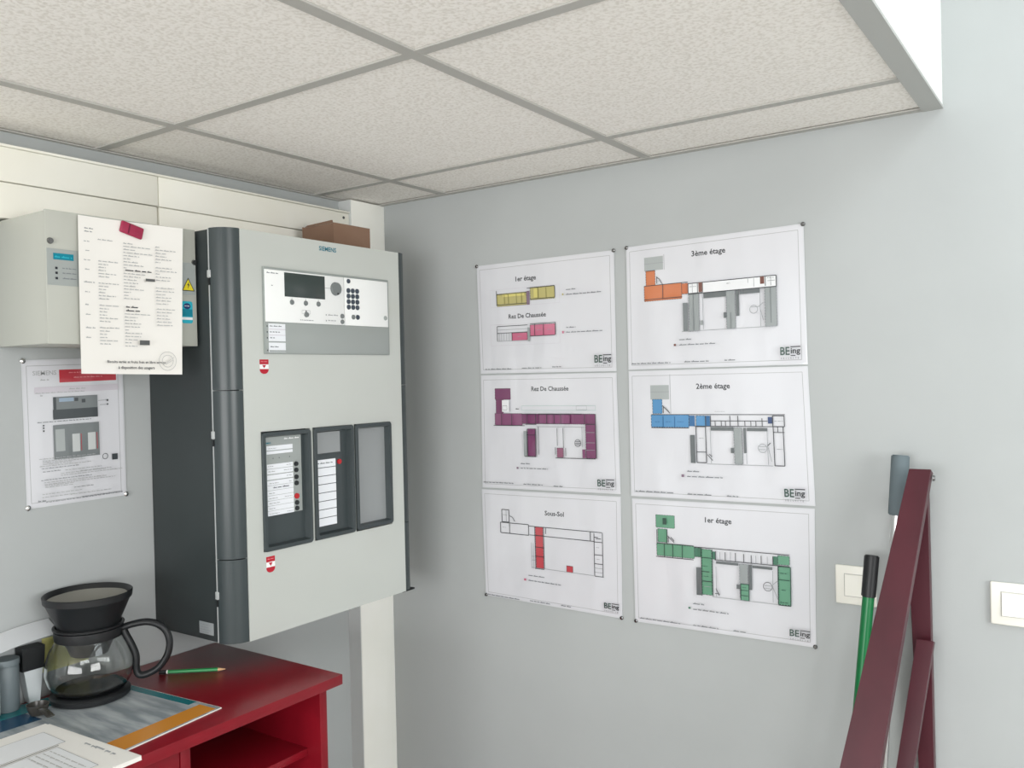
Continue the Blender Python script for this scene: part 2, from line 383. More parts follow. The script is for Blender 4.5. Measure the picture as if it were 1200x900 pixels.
ART = {
 'plan1': [
  ('t', 'x', 0.1284, 0.0538, 0.1938, '1er étage'), ('t', 'x', 0.1016, 0.1539, 0.2215, 'Rez De Chaussée'), ('o', 'pg', 0.0427, 0.0722, 0.2647, 0.1202), ('o', 'pg', 0.0402, 0.1685, 0.2629, 0.2263),
  ('r', 'ye', 0.0654, 0.0843, 0.1623, 0.1188), ('r', 'ye', 0.1753, 0.0741, 0.2512, 0.108), ('r', 'yl', 0.0864, 0.0849, 0.157, 0.094), ('r', 'yl', 0.1867, 0.0786, 0.1984, 0.1021),
  ('r', 'mv', 0.1637, 0.0829, 0.1728, 0.1195), ('l', 'k', 0.0665, 0.0862, 0.1628, 0.0862), ('l', 'k', 0.1651, 0.0755, 0.2523, 0.0755), ('l', 'k', 0.064, 0.1148, 0.1635, 0.1148),
  ('l', 'k', 0.1741, 0.1054, 0.2513, 0.1054), ('l', 'yd', 0.0915, 0.0843, 0.0915, 0.1154), ('l', 'yd', 0.1047, 0.0853, 0.1047, 0.1156), ('l', 'yd', 0.1309, 0.086, 0.1309, 0.1149),
  ('l', 'yd', 0.1476, 0.0872, 0.1476, 0.1148), ('l', 'yd', 0.2006, 0.0767, 0.2006, 0.1044), ('l', 'yd', 0.2255, 0.0771, 0.2255, 0.1049), ('l', 'k', 0.2518, 0.0748, 0.2518, 0.1059),
  ('l', 'k', 0.0657, 0.0756, 0.0657, 0.1146), ('r', 'pk', 0.1128, 0.194, 0.1625, 0.2147), ('r', 'pk', 0.1729, 0.1746, 0.2503, 0.205), ('r', 'mg', 0.1646, 0.1809, 0.1712, 0.2182),
  ('l', 'k', 0.0652, 0.1739, 0.1649, 0.1739), ('l', 'g', 0.0647, 0.1837, 0.1645, 0.1837), ('l', 'k', 0.0643, 0.1927, 0.1642, 0.1927), ('l', 'k', 0.0647, 0.1745, 0.0647, 0.214),
  ('l', 'g', 0.0715, 0.1937, 0.0715, 0.2143), ('l', 'g', 0.0792, 0.1941, 0.0792, 0.2146), ('l', 'g', 0.0869, 0.1938, 0.0869, 0.2142), ('l', 'g', 0.0957, 0.1936, 0.0957, 0.2146),
  ('l', 'g', 0.104, 0.1936, 0.104, 0.2149), ('l', 'k', 0.1135, 0.1928, 0.1135, 0.2143), ('l', 'k', 0.1872, 0.1729, 0.1872, 0.2034), ('l', 'k', 0.2149, 0.1728, 0.2149, 0.2031),
  ('l', 'k', 0.173, 0.1719, 0.2525, 0.1719), ('l', 'k', 0.252, 0.1717, 0.252, 0.2038), ('l', 'k', 0.1717, 0.2045, 0.2503, 0.2045), ('l', 'g', 0.0638, 0.2147, 0.1632, 0.2147),
  ('s', 'g', 0.1951, 0.1896, 0.2095, 0.003), ('s', 'g', 0.2273, 0.1896, 0.2414, 0.003), ('s', 'g', 0.1322, 0.2042, 0.1452, 0.003), ('s', 'x', 0.2873, 0.0892, 0.3157, 0.0058),
  ('s', 'x', 0.2869, 0.1019, 0.3918, 0.0058), ('s', 'x', 0.2855, 0.1876, 0.3137, 0.0058), ('s', 'x', 0.2851, 0.2, 0.3915, 0.0058), ('r', 'pk', 0.2729, 0.1958, 0.2782, 0.202),
  ('r', 'ye', 0.2761, 0.0979, 0.28, 0.1029), ('s', 'x', 0.0205, 0.2917, 0.1086, 0.0058), ('s', 'x', 0.1436, 0.2906, 0.2058, 0.0058), ('s', 'x', 0.2397, 0.2891, 0.2671, 0.0058),
  ('L', 0.365, 0.2573, 0.4169, 0.2918),
 ],
 'plan2': [
  ('t', 'x', 0.1682, 0.0435, 0.2842, 'Rez De Chaussée'), ('r', 'pu', 0.0483, 0.0361, 0.1001, 0.0655), ('r', 'pu', 0.0516, 0.0652, 0.0761, 0.1037), ('r', 'pl', 0.0479, 0.1026, 0.1385, 0.1336),
  ('r', 'pu', 0.1393, 0.1036, 0.3626, 0.1293), ('r', 'pl', 0.1935, 0.1055, 0.289, 0.1279), ('r', 'pu', 0.1571, 0.1424, 0.1821, 0.2139), ('r', 'mg', 0.1442, 0.1483, 0.1551, 0.2145),
  ('r', 'pu', 0.3353, 0.1295, 0.3637, 0.2155), ('r', 'pu', 0.3243, 0.1931, 0.3335, 0.2152), ('r', 'pm', 0.2489, 0.1908, 0.2674, 0.2149), ('l', 'k', 0.1407, 0.1036, 0.1852, 0.1036),
  ('l', 'k', 0.1935, 0.1034, 0.3252, 0.1034), ('l', 'k', 0.0472, 0.1343, 0.1493, 0.1343), ('l', 'k', 0.1517, 0.1307, 0.1867, 0.1307), ('l', 'k', 0.1568, 0.1036, 0.1568, 0.1308),
  ('l', 'k', 0.1848, 0.1035, 0.1848, 0.1306), ('l', 'k', 0.2194, 0.1046, 0.2194, 0.1292), ('l', 'k', 0.2422, 0.1046, 0.2422, 0.129), ('l', 'k', 0.2625, 0.1045, 0.2625, 0.1289),
  ('l', 'k', 0.3335, 0.1033, 0.3335, 0.1295), ('l', 'k', 0.0738, 0.1037, 0.0738, 0.1341), ('l', 'k', 0.107, 0.1037, 0.107, 0.1339), ('l', 'k', 0.3353, 0.1294, 0.3635, 0.1294),
  ('l', 'k', 0.1566, 0.1585, 0.1827, 0.1585), ('l', 'k', 0.1561, 0.1424, 0.1561, 0.2145), ('l', 'k', 0.1831, 0.1421, 0.1831, 0.2139), ('l', 'k', 0.1476, 0.215, 0.1844, 0.215),
  ('l', 'k', 0.2436, 0.2165, 0.3625, 0.2165), ('l', 'k', 0.3654, 0.1032, 0.3654, 0.2155), ('l', 'g', 0.3376, 0.1499, 0.3627, 0.1499), ('l', 'g', 0.3366, 0.1759, 0.3618, 0.1759),
  ('l', 'g', 0.336, 0.1945, 0.3611, 0.1945), ('l', 'g', 0.1866, 0.1365, 0.3328, 0.1365), ('l', 'k', 0.1925, 0.1363, 0.1925, 0.2091), ('l', 'k', 0.2507, 0.1396, 0.2507, 0.1851),
  ('l', 'k', 0.269, 0.1394, 0.269, 0.1904), ('l', 'g', 0.3254, 0.1352, 0.3254, 0.1875), ('l', 'k', 0.2442, 0.189, 0.2442, 0.2079), ('l', 'k', 0.2755, 0.1903, 0.2755, 0.211),
  ('o', 'tl', 0.1412, 0.0822, 0.367, 0.0939), ('o', 'g', 0.3105, 0.0826, 0.3409, 0.0931), ('r', 'w', 0.0769, 0.067, 0.1003, 0.0978), ('o', 'k', 0.079, 0.082, 0.0932, 0.0931),
  ('s', 'k', 0.122, 0.0907, 0.1363, 0.006), ('c', 'k', 0.3125, 0.1773, 0.0097), ('l', 'k', 0.3052, 0.1728, 0.3206, 0.1728), ('l', 'k', 0.3051, 0.1772, 0.3218, 0.1772),
  ('l', 'k', 0.3058, 0.1814, 0.3203, 0.1814), ('s', 'x', 0.1349, 0.2346, 0.1639, 0.0058), ('s', 'x', 0.1355, 0.2466, 0.221, 0.0058), ('r', 'mv', 0.122, 0.2431, 0.128, 0.2483),
  ('s', 'x', 0.0112, 0.2876, 0.1109, 0.0058), ('s', 'x', 0.1429, 0.2884, 0.2038, 0.0058), ('s', 'x', 0.2368, 0.29, 0.2645, 0.0058), ('L', 0.3649, 0.264, 0.4158, 0.2948),
 ],
 'plan3': [
  ('t', 'x', 0.2029, 0.0607, 0.2612, 'Sous-Sol'), ('r', 'rd', 0.1721, 0.0942, 0.1956, 0.2053), ('r', 'rd', 0.2667, 0.1885, 0.2852, 0.2051), ('o', 'k', 0.2667, 0.1885, 0.2852, 0.2051),
  ('O', 'k', 0.0663, 0.0536, 0.0895, 0.0877), ('O', 'k', 0.0605, 0.0898, 0.1518, 0.1188), ('l', 'k', 0.0903, 0.0901, 0.0903, 0.1199), ('l', 'g', 0.0805, 0.0539, 0.0805, 0.0876),
  ('l', 'k', 0.1527, 0.0934, 0.3726, 0.0934), ('l', 'k', 0.1542, 0.1173, 0.3488, 0.1173), ('l', 'k', 0.1711, 0.0942, 0.1711, 0.2082), ('l', 'k', 0.1985, 0.0937, 0.1985, 0.205),
  ('l', 'k', 0.1723, 0.1167, 0.1992, 0.1167), ('l', 'k', 0.1721, 0.1486, 0.1981, 0.1486), ('l', 'k', 0.1722, 0.1732, 0.1982, 0.1732), ('l', 'k', 0.169, 0.2065, 0.198, 0.2065),
  ('l', 'k', 0.2053, 0.0943, 0.2053, 0.1105), ('l', 'k', 0.3392, 0.0933, 0.3392, 0.1173), ('l', 'k', 0.3498, 0.0963, 0.3498, 0.2046), ('l', 'k', 0.3738, 0.0936, 0.3738, 0.2046),
  ('l', 'k', 0.3487, 0.1183, 0.3734, 0.1183), ('l', 'k', 0.3498, 0.1508, 0.3736, 0.1508), ('l', 'k', 0.3501, 0.1737, 0.3744, 0.1737), ('l', 'g', 0.3499, 0.1847, 0.3742, 0.1847),
  ('l', 'g', 0.3505, 0.1953, 0.3744, 0.1953), ('l', 'k', 0.3503, 0.2053, 0.3759, 0.2053), ('l', 'k', 0.3499, 0.1063, 0.3618, 0.1063), ('l', 'k', 0.3553, 0.1095, 0.3701, 0.1095),
  ('l', 'g', 0.1582, 0.2046, 0.3747, 0.2046), ('l', 'g', 0.1593, 0.1379, 0.1593, 0.2075), ('l', 'g', 0.1585, 0.1742, 0.1692, 0.1742), ('l', 'g', 0.1591, 0.1845, 0.1698, 0.1845),
  ('l', 'g', 0.1654, 0.1385, 0.1654, 0.2068), ('l', 'k', 0.0928, 0.0699, 0.1013, 0.0735), ('l', 'k', 0.1013, 0.0735, 0.1084, 0.0842), ('s', 'g', 0.0708, 0.0684, 0.0847, 0.003),
  ('s', 'g', 0.0677, 0.1032, 0.0796, 0.003), ('s', 'g', 0.3561, 0.1322, 0.3646, 0.003), ('s', 'g', 0.3572, 0.162, 0.3657, 0.003), ('s', 'x', 0.1476, 0.2281, 0.2011, 0.0058),
  ('s', 'x', 0.147, 0.2419, 0.2491, 0.0058), ('r', 'pk', 0.1333, 0.2378, 0.1401, 0.2433), ('s', 'x', 0.0097, 0.299, 0.1158, 0.0058), ('s', 'x', 0.15, 0.2966, 0.2141, 0.0058),
  ('s', 'x', 0.2484, 0.2951, 0.2783, 0.0058), ('L', 0.3747, 0.2657, 0.4202, 0.2909),
 ],
 'plan4': [
  ('t', 'x', 0.1687, 0.0418, 0.2502, '3ème étage'), ('r', 'lg', 0.048, 0.0318, 0.0967, 0.0645), ('l', 'g', 0.0476, 0.0476, 0.097, 0.0476), ('l', 'g', 0.0993, 0.0286, 0.0993, 0.0655),
  ('r', 'og', 0.0517, 0.0648, 0.0757, 0.1024), ('r', 'og', 0.0472, 0.101, 0.1428, 0.1381), ('r', 'od', 0.1436, 0.1034, 0.1588, 0.1281), ('l', 'k', 0.0477, 0.1009, 0.1586, 0.1009),
  ('l', 'k', 0.0478, 0.1342, 0.1429, 0.1342), ('l', 'k', 0.0954, 0.0989, 0.0954, 0.1341), ('l', 'k', 0.0517, 0.065, 0.0766, 0.065), ('l', 'k', 0.0805, 0.0801, 0.0805, 0.0975),
  ('l', 'k', 0.0807, 0.0822, 0.0872, 0.087), ('l', 'k', 0.0872, 0.087, 0.0936, 0.0987), ('l', 'g', 0.0827, 0.0911, 0.0916, 0.0911), ('r', 'mg', 0.16, 0.1303, 0.1851, 0.2172),
  ('r', 'md', 0.1455, 0.1492, 0.1574, 0.2164), ('l', 'md', 0.1716, 0.1313, 0.1716, 0.2163), ('r', 'dg', 0.1966, 0.1282, 0.2503, 0.1423), ('r', 'mg', 0.2507, 0.1302, 0.271, 0.2159),
  ('r', 'dg', 0.2733, 0.1295, 0.2803, 0.1888), ('r', 'dg', 0.282, 0.1279, 0.3275, 0.1404), ('r', 'mg', 0.3388, 0.1292, 0.3647, 0.217), ('r', 'dg', 0.2442, 0.1785, 0.251, 0.1914),
  ('l', 'md', 0.2608, 0.1797, 0.2608, 0.2153), ('l', 'md', 0.3519, 0.1305, 0.3519, 0.2087), ('r', 'mg', 0.1882, 0.1935, 0.1958, 0.2039), ('r', 'w', 0.1607, 0.105, 0.3653, 0.129),
  ('O', 'k', 0.1607, 0.1054, 0.3653, 0.1298), ('r', 'br', 0.1859, 0.1054, 0.1949, 0.1273), ('r', 'br', 0.3296, 0.1056, 0.339, 0.1217), ('l', 'k', 0.1835, 0.1056, 0.1835, 0.1283),
  ('l', 'k', 0.196, 0.1055, 0.196, 0.1281), ('l', 'k', 0.1601, 0.1286, 0.1957, 0.1286), ('l', 'g', 0.171, 0.106, 0.171, 0.1272), ('l', 'g', 0.3023, 0.1041, 0.3023, 0.1167),
  ('l', 'g', 0.3156, 0.1042, 0.3156, 0.1263), ('l', 'k', 0.3414, 0.1053, 0.3414, 0.1268), ('l', 'g', 0.3534, 0.1053, 0.3534, 0.1268), ('l', 'g', 0.3459, 0.1161, 0.3627, 0.1161),
  ('s', 'k', 0.2531, 0.1136, 0.2611, 0.003), ('s', 'g', 0.1647, 0.1134, 0.1815, 0.003), ('s', 'g', 0.3453, 0.1101, 0.3603, 0.003), ('l', 'g', 0.1955, 0.1392, 0.1955, 0.2146),
  ('l', 'g', 0.3287, 0.1313, 0.3287, 0.2156), ('l', 'g', 0.1429, 0.2167, 0.3647, 0.2167), ('C', 'g', 0.3139, 0.1766, 0.0095), ('l', 'g', 0.3255, 0.171, 0.3364, 0.1624),
  ('l', 'g', 0.3284, 0.175, 0.3352, 0.202), ('l', 'g', 0.3083, 0.1714, 0.3274, 0.1714), ('s', 'x', 0.136, 0.2361, 0.1658, 0.0058), ('s', 'x', 0.1357, 0.2485, 0.2246, 0.0058),
  ('r', 'br', 0.1224, 0.2448, 0.1279, 0.2499), ('s', 'x', 0.012, 0.2893, 0.1131, 0.0058), ('s', 'x', 0.1475, 0.2887, 0.2072, 0.0058), ('s', 'x', 0.2444, 0.2883, 0.2714, 0.0058),
  ('L', 0.3686, 0.2602, 0.4147, 0.2917),
 ],
 'plan5': [
  ('t', 'x', 0.1718, 0.0454, 0.2522, '2ème étage'), ('r', 'lg', 0.0566, 0.0354, 0.1042, 0.0694), ('l', 'g', 0.0562, 0.0514, 0.1048, 0.0514), ('l', 'g', 0.1075, 0.0103, 0.1075, 0.1039),
  ('r', 'bl', 0.0617, 0.069, 0.0861, 0.1031), ('r', 'bl', 0.0577, 0.1059, 0.1522, 0.1351), ('r', 'bd', 0.1531, 0.1075, 0.1664, 0.1323), ('r', 'bl', 0.1696, 0.1078, 0.1923, 0.1317),
  ('r', 'bd', 0.1939, 0.1078, 0.2029, 0.1316), ('r', 'bn', 0.3351, 0.1103, 0.3454, 0.1251), ('l', 'bd', 0.0881, 0.1099, 0.0881, 0.1357), ('l', 'bd', 0.1171, 0.1099, 0.1171, 0.1354),
  ('l', 'k', 0.0591, 0.1052, 0.3723, 0.1052), ('l', 'k', 0.0582, 0.1365, 0.1522, 0.1365), ('s', 'bd', 0.0679, 0.1227, 0.0797, 0.003), ('s', 'bd', 0.0952, 0.1225, 0.1089, 0.003),
  ('s', 'bd', 0.1241, 0.1224, 0.1392, 0.003), ('l', 'k', 0.0879, 0.084, 0.1062, 0.102), ('l', 'k', 0.0897, 0.086, 0.0897, 0.1019), ('l', 'g', 0.0949, 0.088, 0.1042, 0.098),
  ('l', 'k', 0.1664, 0.1318, 0.3465, 0.1318), ('l', 'k', 0.2046, 0.1196, 0.3347, 0.1196), ('l', 'k', 0.1927, 0.1078, 0.1927, 0.1321), ('l', 'k', 0.2046, 0.1078, 0.2046, 0.1316),
  ('l', 'k', 0.2153, 0.1204, 0.2153, 0.1316), ('l', 'k', 0.2297, 0.1204, 0.2297, 0.1314), ('l', 'k', 0.2394, 0.1203, 0.2394, 0.1314), ('l', 'k', 0.25, 0.1078, 0.25, 0.1313),
  ('l', 'k', 0.2683, 0.1077, 0.2683, 0.1312), ('l', 'k', 0.2839, 0.1201, 0.2839, 0.131), ('l', 'k', 0.2974, 0.1201, 0.2974, 0.1309), ('l', 'k', 0.3086, 0.12, 0.3086, 0.1309),
  ('l', 'k', 0.3225, 0.1133, 0.3225, 0.1308), ('l', 'k', 0.3456, 0.1077, 0.3456, 0.131), ('r', 'dg', 0.1545, 0.1526, 0.1659, 0.2177), ('r', 'dg', 0.204, 0.1336, 0.2575, 0.1418),
  ('r', 'mg', 0.2578, 0.135, 0.2763, 0.2174), ('r', 'dg', 0.2798, 0.1348, 0.2856, 0.1919), ('r', 'dg', 0.2881, 0.1348, 0.3336, 0.1421), ('r', 'dg', 0.2498, 0.1807, 0.257, 0.1926),
  ('O', 'k', 0.1696, 0.133, 0.1924, 0.2162), ('O', 'k', 0.3465, 0.1317, 0.3679, 0.2181), ('O', 'k', 0.3462, 0.1077, 0.3711, 0.1315), ('l', 'k', 0.1691, 0.1917, 0.1929, 0.1917),
  ('l', 'k', 0.347, 0.1444, 0.3704, 0.1444), ('l', 'k', 0.3564, 0.1323, 0.3564, 0.1434), ('s', 'g', 0.1758, 0.1599, 0.1873, 0.003), ('s', 'g', 0.3525, 0.1817, 0.365, 0.003),
  ('s', 'g', 0.35, 0.1198, 0.368, 0.004), ('s', 'g', 0.216, 0.0982, 0.2405, 0.002), ('l', 'g', 0.1931, 0.2187, 0.3424, 0.2187), ('l', 'g', 0.2039, 0.1424, 0.2039, 0.2166),
  ('l', 'g', 0.333, 0.141, 0.333, 0.2164), ('l', 'g', 0.2854, 0.1937, 0.2854, 0.2164), ('C', 'g', 0.3217, 0.18, 0.0102), ('l', 'k', 0.3329, 0.1742, 0.3397, 0.1678),
  ('l', 'g', 0.3345, 0.1779, 0.3404, 0.2088), ('l', 'g', 0.3126, 0.1759, 0.3328, 0.1759), ('l', 'g', 0.3123, 0.1829, 0.3288, 0.1829), ('l', 'k', 0.1958, 0.1971, 0.2078, 0.2108),
  ('l', 'k', 0.1998, 0.1958, 0.2066, 0.2014), ('s', 'x', 0.1456, 0.2378, 0.1747, 0.0058), ('s', 'x', 0.1452, 0.2499, 0.2295, 0.0058), ('r', 'mv', 0.1317, 0.2449, 0.1383, 0.2512),
  ('s', 'x', 0.0147, 0.2901, 0.1108, 0.0058), ('s', 'x', 0.145, 0.2908, 0.2041, 0.0058), ('s', 'x', 0.2374, 0.2909, 0.2635, 0.0058), ('L', 0.3628, 0.264, 0.4091, 0.2962),
 ],
 'plan6': [
  ('t', 'x', 0.1824, 0.0462, 0.2448, '1er étage'), ('r', 'gn', 0.0612, 0.0358, 0.1083, 0.0662), ('r', 'gn', 0.0657, 0.0692, 0.0894, 0.1011), ('r', 'gn', 0.0625, 0.105, 0.1559, 0.1336),
  ('r', 'gd', 0.1565, 0.1071, 0.1721, 0.1284), ('r', 'gn', 0.1738, 0.1089, 0.1975, 0.2149), ('r', 'gd', 0.1997, 0.1124, 0.2076, 0.1304), ('r', 'gd', 0.338, 0.1112, 0.3484, 0.1297),
  ('r', 'gn', 0.3479, 0.1083, 0.3729, 0.1281), ('r', 'gn', 0.3491, 0.1316, 0.3743, 0.2166), ('r', 'gk', 0.0803, 0.0422, 0.0896, 0.0575), ('l', 'gk', 0.0639, 0.1031, 0.1557, 0.1031),
  ('l', 'k', 0.0616, 0.1359, 0.155, 0.1359), ('l', 'gk', 0.0826, 0.105, 0.0826, 0.1354), ('l', 'gk', 0.1038, 0.1049, 0.1038, 0.1356), ('l', 'gk', 0.1274, 0.105, 0.1274, 0.1355),
  ('l', 'gk', 0.0648, 0.0706, 0.0648, 0.1031), ('l', 'gk', 0.09, 0.0687, 0.09, 0.1023), ('l', 'k', 0.092, 0.0841, 0.1083, 0.0996), ('l', 'k', 0.0938, 0.0853, 0.0938, 0.0999),
  ('l', 'k', 0.0999, 0.0868, 0.1084, 0.0954), ('l', 'k', 0.1565, 0.1052, 0.3732, 0.1052), ('l', 'k', 0.2055, 0.1309, 0.3729, 0.1309), ('l', 'gk', 0.1737, 0.1057, 0.1737, 0.2178),
  ('l', 'gk', 0.1997, 0.1075, 0.1997, 0.2159), ('l', 'gk', 0.1742, 0.1281, 0.1994, 0.1281), ('l', 'k', 0.1748, 0.1606, 0.1924, 0.1606), ('l', 'k', 0.1751, 0.1831, 0.1982, 0.1831),
  ('l', 'g', 0.179, 0.1951, 0.1958, 0.1951), ('s', 'gk', 0.1787, 0.1716, 0.1901, 0.003), ('s', 'gk', 0.178, 0.1481, 0.1885, 0.003), ('l', 'k', 0.2078, 0.1109, 0.2078, 0.1313),
  ('l', 'k', 0.2304, 0.1109, 0.2304, 0.1312), ('l', 'k', 0.2539, 0.1108, 0.2539, 0.1309), ('l', 'k', 0.2727, 0.1112, 0.2727, 0.1315), ('l', 'k', 0.2897, 0.1124, 0.2897, 0.1315),
  ('l', 'k', 0.312, 0.1116, 0.312, 0.1313), ('l', 'k', 0.3378, 0.1104, 0.3378, 0.1316), ('l', 'g', 0.2181, 0.112, 0.2181, 0.1303), ('l', 'g', 0.2426, 0.1098, 0.2426, 0.13),
  ('l', 'g', 0.3003, 0.1126, 0.3003, 0.1313), ('l', 'g', 0.3255, 0.1123, 0.3255, 0.1304), ('r', 'dg', 0.161, 0.1522, 0.1722, 0.2171), ('r', 'dg', 0.2088, 0.1336, 0.2604, 0.1391),
  ('r', 'mg', 0.2632, 0.1348, 0.2818, 0.2122), ('r', 'dg', 0.2839, 0.134, 0.2912, 0.1911), ('r', 'dg', 0.2922, 0.1352, 0.3367, 0.1411), ('r', 'dg', 0.2559, 0.1822, 0.2646, 0.1921),
  ('r', 'gn', 0.2656, 0.1795, 0.2841, 0.2167), ('O', 'gk', 0.2656, 0.1795, 0.2841, 0.2167), ('l', 'gk', 0.2661, 0.1936, 0.2821, 0.1936), ('l', 'gk', 0.2659, 0.2057, 0.2819, 0.2057),
  ('s', 'gk', 0.2695, 0.1874, 0.2794, 0.003), ('O', 'gk', 0.3491, 0.1316, 0.3758, 0.2172), ('l', 'gk', 0.3498, 0.1611, 0.3736, 0.1611), ('s', 'gk', 0.3538, 0.1467, 0.367, 0.004),
  ('s', 'gk', 0.3559, 0.1835, 0.3684, 0.004), ('s', 'gk', 0.3528, 0.2112, 0.3699, 0.004), ('l', 'g', 0.1996, 0.2168, 0.3508, 0.2168), ('l', 'g', 0.2092, 0.1454, 0.2092, 0.2147),
  ('l', 'g', 0.3377, 0.1426, 0.3377, 0.2133), ('l', 'k', 0.2083, 0.1965, 0.2162, 0.2127), ('l', 'k', 0.2059, 0.2084, 0.2171, 0.2084), ('C', 'k', 0.3265, 0.1791, 0.0104),
  ('l', 'g', 0.337, 0.174, 0.3478, 0.1642), ('l', 'g', 0.3381, 0.1798, 0.3491, 0.2072), ('l', 'g', 0.3188, 0.1769, 0.3381, 0.1769), ('l', 'g', 0.3199, 0.1833, 0.3361, 0.1833),
  ('s', 'x', 0.1526, 0.2385, 0.1802, 0.0058), ('s', 'x', 0.1523, 0.2519, 0.2372, 0.0058), ('r', 'gd', 0.1412, 0.2471, 0.1467, 0.2514), ('s', 'x', 0.0176, 0.2904, 0.1202, 0.0058),
  ('s', 'x', 0.1522, 0.2897, 0.213, 0.0058), ('s', 'x', 0.2474, 0.289, 0.2756, 0.0058), ('L', 0.371, 0.264, 0.4171, 0.2907),
 ],
 'manual': [
  ('t', 'gx', 0.0214, 0.0321, 0.0697, 'SIEMENS'), ('s', 'gx', 0.0364, 0.0426, 0.0539, 0.006), ('r', 'rs', 0.0751, 0.0221, 0.1993, 0.0488), ('s', 'rt', 0.0954, 0.0292, 0.1727, 0.004),
  ('s', 'rt', 0.1052, 0.0395, 0.168, 0.004), ('r', 'pg', 0.0233, 0.0566, 0.203, 0.0699), ('s', 'gx', 0.0942, 0.0634, 0.1312, 0.005), ('s', 'gx', 0.0248, 0.0695, 0.1268, 0.004),
  ('s', 'gx', 0.0342, 0.0749, 0.039, 0.006), ('r', 'md', 0.0599, 0.0786, 0.1548, 0.1252), ('r', 'dk', 0.0589, 0.1049, 0.1548, 0.1252), ('r', 'bb', 0.0723, 0.0813, 0.103, 0.0891),
  ('r', 'dk', 0.1047, 0.0823, 0.1126, 0.0892), ('r', 'dk', 0.12, 0.0856, 0.1281, 0.0932), ('r', 'dk', 0.0599, 0.0786, 0.066, 0.1163), ('s', 'x', 0.0263, 0.1295, 0.1393, 0.004),
  ('l', 'g', 0.1556, 0.0909, 0.176, 0.0909), ('l', 'g', 0.1595, 0.1003, 0.1768, 0.1003), ('r', 'k', 0.175, 0.0892, 0.1788, 0.0932), ('r', 'k', 0.1751, 0.0984, 0.1785, 0.1015),
  ('r', 'k', 0.037, 0.1344, 0.04, 0.1374), ('r', 'k', 0.0368, 0.1395, 0.0398, 0.1425), ('r', 'k', 0.037, 0.1454, 0.0399, 0.1488), ('r', 'md', 0.0577, 0.1366, 0.1558, 0.2077),
  ('r', 'lg', 0.0619, 0.1459, 0.0813, 0.1919), ('r', 'pl2', 0.0968, 0.158, 0.113, 0.1955), ('r', 'pl2', 0.1304, 0.1578, 0.1473, 0.1944), ('r', 'rs', 0.1153, 0.1586, 0.1166, 0.1944),
  ('r', 'rs', 0.15, 0.1585, 0.1514, 0.1938), ('s', 'dk', 0.0829, 0.1599, 0.0865, 0.014), ('s', 'dk', 0.0826, 0.168, 0.0862, 0.012), ('s', 'dk', 0.0823, 0.177, 0.0859, 0.012),
  ('s', 'dk', 0.082, 0.1861, 0.0856, 0.012), ('s', 'x', 0.091, 0.2049, 0.1116, 0.003), ('C', 'dk', 0.1675, 0.2121, 0.0065), ('r', 'dk', 0.1829, 0.2085, 0.1957, 0.2214),
  ('s', 'gx', 0.0264, 0.2047, 0.1452, 0.0035), ('s', 'gx', 0.033, 0.2092, 0.1218, 0.0035), ('s', 'gx', 0.0329, 0.2126, 0.1217, 0.0035), ('s', 'gx', 0.0328, 0.2158, 0.0947, 0.0035),
  ('s', 'gx', 0.0258, 0.2195, 0.1341, 0.0035), ('s', 'x', 0.0305, 0.2243, 0.1067, 0.0035), ('s', 'gx', 0.0779, 0.232, 0.1571, 0.0035), ('s', 'gx', 0.1105, 0.2371, 0.1786, 0.0035),
  ('s', 'x', 0.0312, 0.2309, 0.0678, 0.0035), ('s', 'gx', 0.0676, 0.2378, 0.1655, 0.0035), ('s', 'gx', 0.0675, 0.2418, 0.2027, 0.0035), ('s', 'x', 0.0267, 0.2479, 0.1331, 0.0035),
  ('s', 'gx', 0.0324, 0.2528, 0.165, 0.0035), ('s', 'gx', 0.0323, 0.2568, 0.1845, 0.0035), ('s', 'gx', 0.0331, 0.2592, 0.0931, 0.0035), ('s', 'gx', 0.033, 0.2627, 0.093, 0.0035),
  ('s', 'x', 0.0928, 0.2696, 0.1345, 0.0035), ('s', 'gx', 0.0266, 0.2764, 0.109, 0.0035), ('s', 'gx', 0.0842, 0.2835, 0.1738, 0.0035), ('s', 'gx', 0.0254, 0.2825, 0.0922, 0.0035),
  ('s', 'x', 0.1086, 0.2915, 0.1989, 0.0035), ('s', 'x', 0.0163, 0.2894, 0.0323, 0.006), ('s', 'x', 0.0323, 0.2929, 0.1987, 0.0035),
 ],
 'notice': [
  ('s', 'x', 0.0117, 0.0235, 0.0289, 0.004), ('s', 'x', 0.0116, 0.0296, 0.0288, 0.004), ('s', 'gx', 0.0104, 0.0487, 0.0218, 0.004), ('s', 'gx', 0.013, 0.0663, 0.0216, 0.004),
  ('s', 'gx', 0.0098, 0.0846, 0.0223, 0.004), ('s', 'gx', 0.0115, 0.1026, 0.0207, 0.004), ('s', 'gx', 0.0092, 0.1272, 0.0305, 0.005), ('s', 'gx', 0.0109, 0.146, 0.0205, 0.004),
  ('s', 'gx', 0.0105, 0.1706, 0.0212, 0.005), ('s', 'gx', 0.0112, 0.1893, 0.0215, 0.004), ('s', 'gx', 0.0108, 0.2149, 0.0308, 0.005), ('s', 'gx', 0.0105, 0.2336, 0.0213, 0.004),
  ('s', 'gx', 0.0373, 0.0427, 0.0687, 0.004), ('s', 'gx', 0.0378, 0.0845, 0.0774, 0.0042), ('s', 'gx', 0.0377, 0.0906, 0.0574, 0.0042), ('s', 'gx', 0.0377, 0.0966, 0.0524, 0.0042),
  ('s', 'gx', 0.0376, 0.1026, 0.0523, 0.0042), ('s', 'gx', 0.0375, 0.1087, 0.0732, 0.0042), ('s', 'gx', 0.0375, 0.1147, 0.0592, 0.0042), ('s', 'gx', 0.0373, 0.1274, 0.0781, 0.0042),
